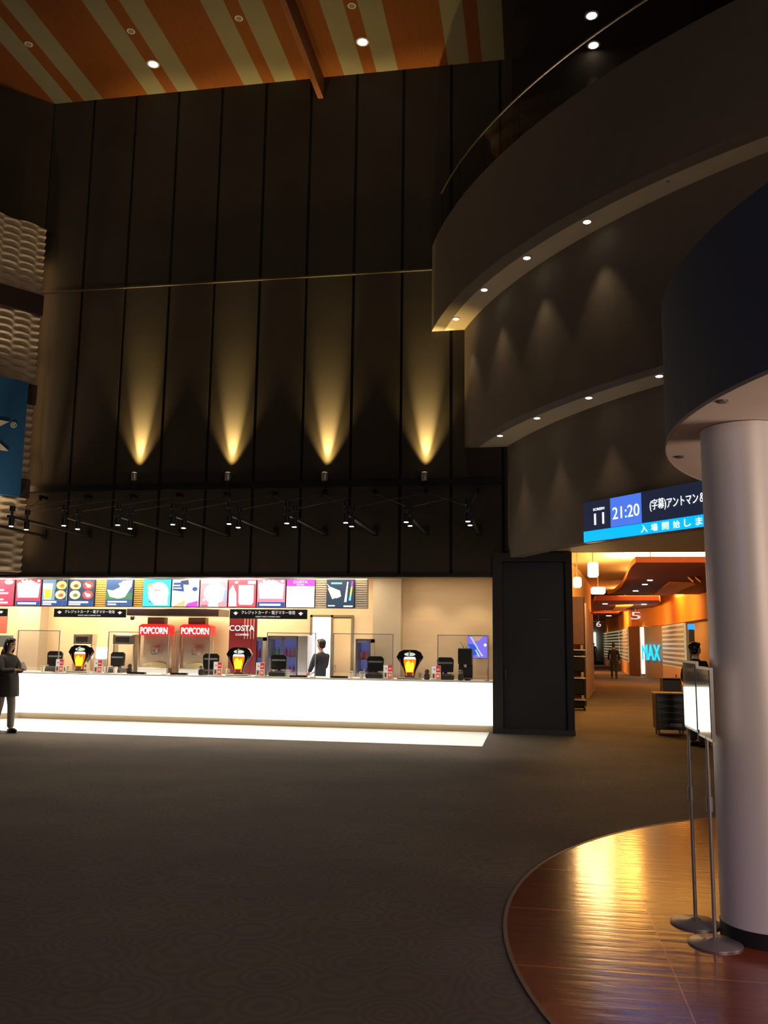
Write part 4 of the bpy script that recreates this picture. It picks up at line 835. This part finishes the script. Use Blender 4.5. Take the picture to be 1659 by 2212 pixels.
# curtain wrapped rack at the left of the corridor
p0, p1 = atz(1238, 1535, 0), atz(1267, 1535, 0); Yr = 22.9
t = thing('wire_rack', 'black wheeled wire rack with folded goods beside the tall door', 'rack', (p0.x-.15, Yr, 0)); Wr = p1.x-p0.x+.15
zt_ = at(1250, 1290, Yr).z
b = MB()
for x in (.0, Wr-.03):
    for y in (0, .5): b.box((x, y, .12), (x+.03, y+.03, zt_))
b.build('frame', BLACKM, t)
for y in (1404, 1418, 1465, 1512):
    z = at(1252, y, Yr).z; b = MB(); b.box((0, -.01, z-.012), (Wr, .52, z+.012)); b.build('shelf', mat('wire_grey', (.40, .38, .36), .3, metal=.7), t)
for x in (.03, Wr-.04):
    for y in (.03, .48): b = MB(); b.tube((x-.015, y, .06), (x+.015, y, .06), .06, n=12); b.build('caster', BLACK, t)
for k, (ya_, yb_) in enumerate(((1416, 1405), (1452, 1420), (1502, 1467), (1530, 1514))):
    z0, z1 = at(1252, ya_, Yr).z, at(1252, yb_, Yr).z; b = MB(); b.rbox((.04, .03, z0), (Wr-.04, .48, z1), .03); o = b.build('folded_bundle', mat('bundle_black', (.010, .010, .012), .9, spec=.1)); o.location = t.location; tag(o, 'black folded bundle on the %s shelf of the wire rack' % ['top', 'second', 'third', 'lowest'][k], 'bundle', 'bundles on the wire rack')
b = MB(); z0, z1 = at(1250, 1400, Yr).z, at(1250, 1289, Yr).z; b.rbox((.0, -.02, z0+.08), (Wr*.95, .5, z1), .02); b.build('cover', mat('brown_cover', (.10, .035, .025), .5), t)
# translucent curtain
q0, q1 = at(1254, 1290, 24), atz(1278, 1488, 0)
b = MB(); n = 26; zt_ = q0.z; A = Vector((at(1254, 1392, 24).x, 24, 0)); Bv = Vector((q1.x, q1.y-1.5, 0))
for j in range(7):
    for i in range(n+1):
        f = i/n; P = A.lerp(Bv, f); P.x += .05*math.sin(i*1.7); zz = (zt_-.25*f)*(j/6)+.03; b.v.append((P.x, P.y, zz))
for j in range(6):
    for i in range(n): a = j*(n+1)+i; b.f.append((a, a+1, a+n+2, a+n+1)); b.m.append(0)
b.m = [0]*len(b.f); tag(b.build('plastic_curtain', mat('pinkish_curtain', (.42, .28, .24), .4), smooth=True), 'pinkish brown draped sheet hanging behind the wire rack', 'curtain')

# drawer cabinet and boxes by the column
p0, p1 = atz(1419, 1588, 0), atz(1480, 1588, 0); Yd = p0.y; Wd_ = p1.x-p0.x; t = thing('drawer_cabinet', 'low black wheeled drawer cabinet left of the suited person', 'cabinet', (p0.x, Yd, 0)); Hd = at(1440, 1497, Yd).z
b = MB(); b.rbox((0, 0, .10), (Wd_, .5, Hd-.03), .01); b.build('body', BLACK, t)
b = MB(); b.rbox((-.02, -.02, Hd-.03), (Wd_+.02, .52, Hd), .01); b.build('top', mat('grey_top', (.28, .27, .26), .4), t)
for k in range(5):
    z = .13+k*(Hd-.18)/5; b = MB(); b.rbox((.02, -.015, z), (Wd_-.02, -.001, z+(Hd-.18)/5-.015), .004); d_ = b.build('drawer', mat('drawer_black', (.02, .02, .022), .3), t)
    b = MB(); b.rbox((.12, -.03, z+.045), (Wd_-.12, -.016, z+.06), .003); b.build('handle', mat('handle_grey', (.22, .22, .22), .3, metal=.6), d_)
b = MB(); b.rbox((Wd_*.45, -.022, .16), (Wd_*.85, -.016, .22), .002); b.build('name_label', mat('paper', (.5, .5, .45), .6), t)
for x in (.05, Wd_-.05):
    for y in (.06, .44): b = MB(); b.tube((x-.015, y, .05), (x+.015, y, .05), .05, n=12); b.build('caster', mat('caster_grey', (.2, .2, .2), .4), t)
Y2 = 20.; a, c = at(1432, 1467, Y2), at(1472, 1467, Y2); t = thing('storage_box', 'taller black box standing behind the drawer cabinet', 'box', (a.x, Y2, 0)); b = MB(); b.rbox((0, 0, 0), (c.x-a.x, .5, a.z), .02); b.build('body', BLACK, t); b = MB(); b.rbox((-.01, -.01, a.z), (c.x-a.x+.01, .51, a.z+.03), .01); b.build('lid', mat('lid_dark', (.03, .02, .02), .4), t); b = MB(); b.tube(((c.x-a.x)*.8, .2, a.z+.03), ((c.x-a.x)*.8, .2, a.z+.10), .01, n=6); b.build('knob', BLACK, t)
pb = rw(1352); b = MB(); b.rbox((0, 0, 0), (.55, .5, .95), .03); o = b.build('waste_bin', BLACK); pp = atz(1345, 1449, 0); o.location = (pp.x-.75, pp.y-1, 0); tag(o, 'black bin standing against the corridor wall behind the walking person', 'bin')

# ================================================================== PEOPLE
SKIN = mat('skin', (.55, .32, .22), .5); HAIR = mat('hair_black', (.010, .008, .008), .45)
def hand(side, w, d, up_, s=1.):
    """palm and five separate fingers from wrist w pointing along d"""
    w, d = Vector(w), Vector(d).normalized(); up_ = Vector(up_).normalized(); sd = d.cross(up_).normalized()*side; ch = []
    palm = w+d*.045*s
    ch.append([(*palm, .026*s, .016*s), (*(w+d*.085*s), .030*s, .014*s)])
    fl = [(-.026, .062), (-.009, .075), (.009, .070), (.025, .055)]
    for o_, L_ in fl:
        b0 = w+d*.088*s+sd*o_*s; c1 = b0+d*L_*.5*s-up_*.006*s; c2 = b0+d*L_*.85*s-up_*.028*s
        ch.append([(*b0, .0095*s), (*c1, .0085*s), (*c2, .0075*s)])
    b0 = w+d*.03*s-sd*.026*s; ch.append([(*b0, .011*s), (*(b0+d*.03*s-sd*.022*s-up_*.008*s), .010*s), (*(b0+d*.055*s-sd*.026*s-up_*.02*s), .008*s)])
    return ch
def person(label, loc, rz, H=1.7, arms=None, coat=(.02, .02, .02), legs=(.02, .02, .022), shoes=(.01, .01, .01), hair='short', step=.0, coatlen=.0, female=False, headtilt=0., mask=False, collar=False, bulk=1.):
    s = H/1.7; t = thing('person', label, 'person', loc, rz); V = lambda x, y, z, r, r2=None: (x*s, y*s, z*s, r*s, (r2 or r)*s)
    sh = .17 if female else .195; arms = arms or {1: ((.24, .03, 1.13), (.26, -.06, .88)), -1: ((-.24, .03, 1.13), (-.26, -.06, .88))}
    hy = -headtilt
    legp = {1: [(.09, 0, .92), (.10, -.02-step*.5, .50), (.10, .02-step, .09)], -1: [(-.09, 0, .92), (-.10, -.02+step*.35, .50), (-.10, .02+step, .09)]}
    body = [[V(0, 0, .95, .095, .07), V(0, .0, 1.08, .09, .065), V(0, .01, 1.25, .10, .07), V(0, .01, 1.38, .07, .055), V(0, 0, 1.47, .052), V(0, -.005+hy*.3, 1.52, .052), V(0, -.02+hy*.7, 1.565, .062, .07), V(0, -.008+hy, 1.63, .077, .088), V(0, .008+hy, 1.685, .055, .062)]]
    n = 9; chains = body
    for sd in (1, -1):
        a = legp[sd]; chains.append([0, V(*a[0], .07), V(*a[1], .058), V(*a[2], .040), V(a[2][0], a[2][1]-.09, .04, .034), V(a[2][0], a[2][1]-.15, .03, .028)]); n += 5
    hands = []
    for sd in (1, -1):
        e, wv = arms[sd]; chains.append([3, V(sd*sh*.88, .01, 1.365, .040), V(*[(sd*sh, .01, 1.39)[i]*.4+e[i]*.6 for i in range(3)], .043), V(*e, .037), V(*[(e[i]*.35+wv[i]*.65) for i in range(3)], .032), V(*wv, .024)]); n += 5
        wi = n-1; dd_ = Vector(wv)-Vector(e); upv = Vector((0, -1, .3)) if abs(dd_.normalized().z) > .7 else Vector((0, 0, 1))
        hc = hand(sd, Vector(wv)*s, dd_, upv, s)
        hc[0] = [wi]+hc[0]; chains.append(hc[0]); base = n; n += 2
        for f in hc[1:5]: chains.append([base]+f); n += 3
        chains.append([base]+hc[5]); n += 3
    chains.append([6, V(0, -.09+hy*.8, 1.60, .012), ]); n += 1
    skin('body', chains, SKIN, t, 2)
    # face: eyes, brows, mouth, ears as children
    for sd in (1, -1):
        b = MB(); b.ell((sd*.03*s, (-.083+hy)*s, 1.625*s), (.012*s, .007*s, .007*s), 8, 6); b.build('eye', mat('eye', (.02, .015, .01), .2), t)
        b = MB(); b.ell((sd*.082*s, (.0+hy)*s, 1.61*s), (.012*s, .02*s, .032*s), 8, 6); b.build('ear', SKIN, t, True)
    if not mask: b = MB(); b.ell((0, (-.082+hy)*s, 1.562*s), (.022*s, .008*s, .006*s), 8, 6); b.build('mouth', mat('lips', (.4, .12, .10), .4), t)
    else: b = MB(); b.ell((0, (-.055+hy)*s, 1.567*s), (.062*s, .045*s, .045*s), 14, 8); b.build('face_mask', mat('mask_white', (.8, .8, .8), .7), t, True)
    # hair: a cap that leaves the face free, longer behind for long hair
    b = MB(); b.ell((0, (.022+hy)*s, 1.645*s), (.089*s, .098*s, .098*s), 20, 14); b.ell((0, (-.045+hy)*s, 1.695*s), (.066*s, .05*s, .038*s), 16, 8)
    if hair == 'long':
        b.ell((0, (.065+hy*.7)*s, 1.55*s), (.088*s, .06*s, .15*s), 18, 12); b.ell((0, .10*s, 1.40*s), (.082*s, .045*s, .16*s), 18, 12)
        for sd in (-1, 1): b.ell((sd*.078*s, (.02+hy*.8)*s, 1.57*s), (.026*s, .05*s, .12*s), 12, 10)
    elif hair == 'bun': b.ell((0, (.04+hy)*s, 1.58*s), (.078*s, .07*s, .06*s), 16, 10); b.ell((0, (.11+hy)*s, 1.66*s), (.045*s, .045*s, .045*s), 14, 8)
    else: b.ell((0, (.04+hy)*s, 1.58*s), (.076*s, .065*s, .055*s), 16, 10)
    b.build('hair', HAIR, t, True)
    # trousers
    CL = lambda c, nme: mat(nme+'_%d' % int(sum(c)*1000), c, .8, noise=.2, nscale=20)
    tr = [[V(0, 0, .96, .13, .10), V(0, 0, 1.04, .12, .09)]]
    for sd in (1, -1):
        a = legp[sd]; tr.append([0, V(a[0][0], a[0][1], .86, .10), V(*a[1], .078), V(a[2][0], a[2][1], .16, .066), V(a[2][0], a[2][1], .07, .064)])
    skin('trousers', tr, CL(legs, 'trouser_cloth'), t)
    for sd in (1, -1):
        a = legp[sd][2]; b = MB(); x, y = a[0]*s, a[1]*s; b.ell((x, y-.05*s, .045*s), (.05*s, .13*s, .044*s), 14, 8); b.rbox((x-.045*s, y-.16*s, .0), (x+.045*s, y+.07*s, .02*s), .012*s); b.build('shoe', mat('shoe', shoes, .4), t, True)
    k_ = bulk; jc = [[V(0, 0, .85-coatlen*.4, .165*k_, .125*k_), V(0, 0, 1.05, .16*k_, .115*k_), V(0, .01, 1.25, .18*k_, .125*k_), V(0, .01, 1.34, .145*k_, .105*k_), V(0, .008, 1.40, .128, .100), V(0, .0, 1.462, .070, .068)]]
    for sd in (1, -1):
        e, wv = arms[sd]; wv2 = [e[i]*.12+wv[i]*.88 for i in range(3)]
        jc.append([3, V(sd*sh*.92, .01, 1.365, .074), V(*[(sd*sh, .01, 1.39)[i]*.45+e[i]*.55 for i in range(3)], .068*k_), V(*e, .060*k_), V(*wv2, .046*k_)])
    m_ = CL(coat, 'jacket_cloth'); skin('jacket', jc, m_, t)
    if coatlen:
        b = MB(); prof = [(.225*bulk, .90-coatlen), (.23*bulk, .93-coatlen), (.21*bulk, .98), (.18*bulk, 1.15), (.12, 1.22)]
        b.lathe([(r*s, z*s) for r, z in prof], n=24); b.v = [(x, y*.8, z) for x, y, z in b.v]; b.build('coat_skirt', m_, t, True)
    if collar: b = MB(); b.lathe([(.062*s, 1.455*s), (.058*s, 1.49*s)], n=16); b.build('shirt_collar', WHITE, t, True)
    return t
# woman with phone, left edge, facing right towards +x
p = atz(5, 1583, 0)
armsP = {1: ((.20, -.10, 1.12), (.06, -.33, 1.17)), -1: ((-.20, -.10, 1.12), (-.04, -.34, 1.15))}
wm = person('person with long dark hair in a dark coat looking down at a phone', (p.x, p.y, 0), R_(72), 1.60, armsP, coat=(.035, .028, .026), legs=(.30, .28, .25), hair='long', step=.10, coatlen=.24, female=True, headtilt=.05, bulk=1.15)
ph = MB(); ph.rbox((-.037, -.005, -.075), (.037, .004, .075), .006); o = ph.build('mobile_phone', mat('phone_back', (.35, .3, .28), .3)); o.rotation_euler = (R_(-35), 0, R_(72))
o.location = Vector((p.x, p.y, 1.16))+Vector((math.cos(R_(72-90)), math.sin(R_(72-90)), 0))*.42; tag(o, 'phone held by the person in the dark coat', 'phone')
# staff member seen from behind the counter
Y = 18.35; p = at(693, 1420, Y)
person('person in a dark navy suit standing with back turned by the bright doorway', (p.x, Y, 0), R_(180+62), 1.66, {1: ((.23, -.06, 1.12), (.10, -.24, 1.02)), -1: ((-.23, -.06, 1.12), (-.10, -.24, 1.02))}, coat=(.020, .028, .045), legs=(.02, .025, .035), bulk=.95)
p = atz(1327, 1466, 0); person('person in dark clothes walking away in the middle of the corridor', (p.x, p.y, 0), R_(176), 1.70, coat=(.012, .012, .014), step=.12)
p = atz(1283, 1427, 0); person('distant person in dark clothes at the far end of the corridor', (p.x, p.y, 0), R_(185), 1.78, coat=(.012, .012, .014), step=.12)
p = atz(1510, 1612, 0)
person('person in black with a white collar standing with back turned behind the poster stands', (p.x, p.y, 0), R_(128), 1.68, {1: ((.27, .02, 1.12), (.25, -.16, .93)), -1: ((-.27, .02, 1.12), (-.30, -.12, .93))}, coat=(.010, .009, .010), hair='bun', mask=True, collar=True)

# ================================================================== FOREGROUND RIGHT
CC = (1.290, 5.574); CR = .245; CH = 2.984
t = thing('column', 'pale satin round column with a black foot ring at the right edge', 'column', (CC[0], CC[1], 0))
b = MB(); b.lathe([(CR, .09), (CR, CH-.004)], n=64); cm = mat('column_satin', (.72, .68, .67), .42, metal=.15, noise=.04, nscale=1.5, stretch=(6, 6, .3)); b.build('shaft', cm, t, True)
b = MB(); b.lathe([(CR+.004, .009), (CR+.004, .092), (CR-.01, .093)], n=64); b.build('foot_ring', BLACK, t, True)
KC = (3.90, 5.66); KR = 3.02
t = thing('canopy', 'big round dark blue canopy drum resting on the column', 'canopy', (KC[0], KC[1], CH))
b = MB(); n = 128; A = arc((0, 0), KR, 0, 2*PI, n); B_ = arc((0, 0), KR-.10, 0, 2*PI, n)
for i in range(n): b.prism([A[i], A[i+1], B_[i+1], B_[i]], .013, .97)
b.build('fascia', mat('canopy_blue', (.050, .062, .085), .6, noise=.1, nscale=1), t)
b = MB(); b.prism(arc((0, 0), KR-.001, 0, 2*PI, n)[:-1], .0, .012); b.build('soffit', mat('canopy_soffit', (.58, .46, .38), .7, noise=.04), t)
A = arc((0, 0), KR+.006, 0, 2*PI, n); B_ = arc((0, 0), KR-.0005, 0, 2*PI, n); b = MB()
for i in range(n): b.prism([A[i], A[i+1], B_[i+1], B_[i]], -.006, .016)
b.build('edge_trim', mat('canopy_edge', (.35, .28, .23), .5), t)
for x, y in ((1560, 866), (1467, 986)):
    p = atz(x, y, CH); b = MB(); b.lathe([(.022, -.012), (.032, -.008), (.034, .0)], (p.x-KC[0], p.y-KC[1], 0), 16); b.build('downlight', mat('canopy_spot', (.10, .10, .09), .3), t)
# poster stands
SM = mat('stand_metal', (.34, .32, .30), .4, metal=.6)
def pstand(lab, bx_, by_, px, xa, ya0, ya1, xb, yb0, yb1, da, db):
    b0 = atz(bx_, by_, .012); t = thing('poster_stand', lab, 'poster stand', (b0.x, b0.y, 0), 0, 'poster stands by the column')
    if db is None:
        A1, A2 = at(1477, 1500, 6.05), at(1505, 1500, 5.62); dd2 = (A2-A1); a_ = at(xa, 1500, da); rr = ray(xb, 1500)
        k_ = (a_.x*rr.y-a_.y*rr.x)/(dd2.y*rr.x-dd2.x*rr.y); db = a_.y+dd2.y*k_
    a = at(xa, (ya0+ya1)/2, da); c = at(xb, (yb0+yb1)/2, db); a0, a1 = at(xa, ya0, da).z, at(xa, ya1, da).z; c0, c1 = at(xb, yb0, db).z, at(xb, yb1, db).z
    z1, z0 = (a0+c0)/2, (a1+c1)/2
    b = MB(); b.lathe([(.147, .009), (.147, .016), (.13, .024), (.04, .030), (.02, .045)], n=40); b.build('foot', SM, t, True)
    b = MB(); b.tube((0, 0, .03), (0, 0, .95), .011, n=12); b.tube((0, 0, .72), (0, 0, .80), .019, n=12); b.tube((0, 0, .80), (0, 0, z0+.01), .009, n=12); b.build('pole', SM, t, True)
    A = Vector((a.x-b0.x, a.y-b0.y)); C_ = Vector((c.x-b0.x, c.y-b0.y)); dv = (C_-A).normalized(); n = Vector((-dv.y, dv.x))
    mid = (A+C_)/2; L = (C_-A).length/2; A = mid-dv*L; C_ = mid+dv*L; sh = n*(-(mid.dot(n))+.012) if False else n*0
    Q = [A+sh, C_+sh, C_+sh+n*.018, A+sh+n*.018]
    b = MB(); b.prism([tuple(q) for q in Q], z0, z1); b.build('frame', mat('frame_alu', (.35, .34, .32), .3, metal=.7), t)
    for sg, nm in ((-1, 0), (1, .018)):
        off_ = n*(nm+sg*.0015); Q = [A+off_+dv*.015, C_+off_-dv*.015, C_+off_-dv*.015+n*sg*.002, A+off_+dv*.015+n*sg*.002]
        b = MB(); b.prism([tuple(q) for q in Q], z0+.015, z1-.015); b.build('glossy_sheet', mat('mirror_sheet', (.50, .48, .44), .06, metal=.85), t)
pstand('poster stand with a glossy mirror-like board, far one next to the column', 1503, 1994, 0, 1477, 1427, 1571, 1505, 1428, 1582, 6.05, 5.62)
pstand('poster stand with a glossy mirror-like board, near one against the column', 1545, 2038, 0, 1506, 1430, 1584, 1536, 1452, 1608, 5.60, None)
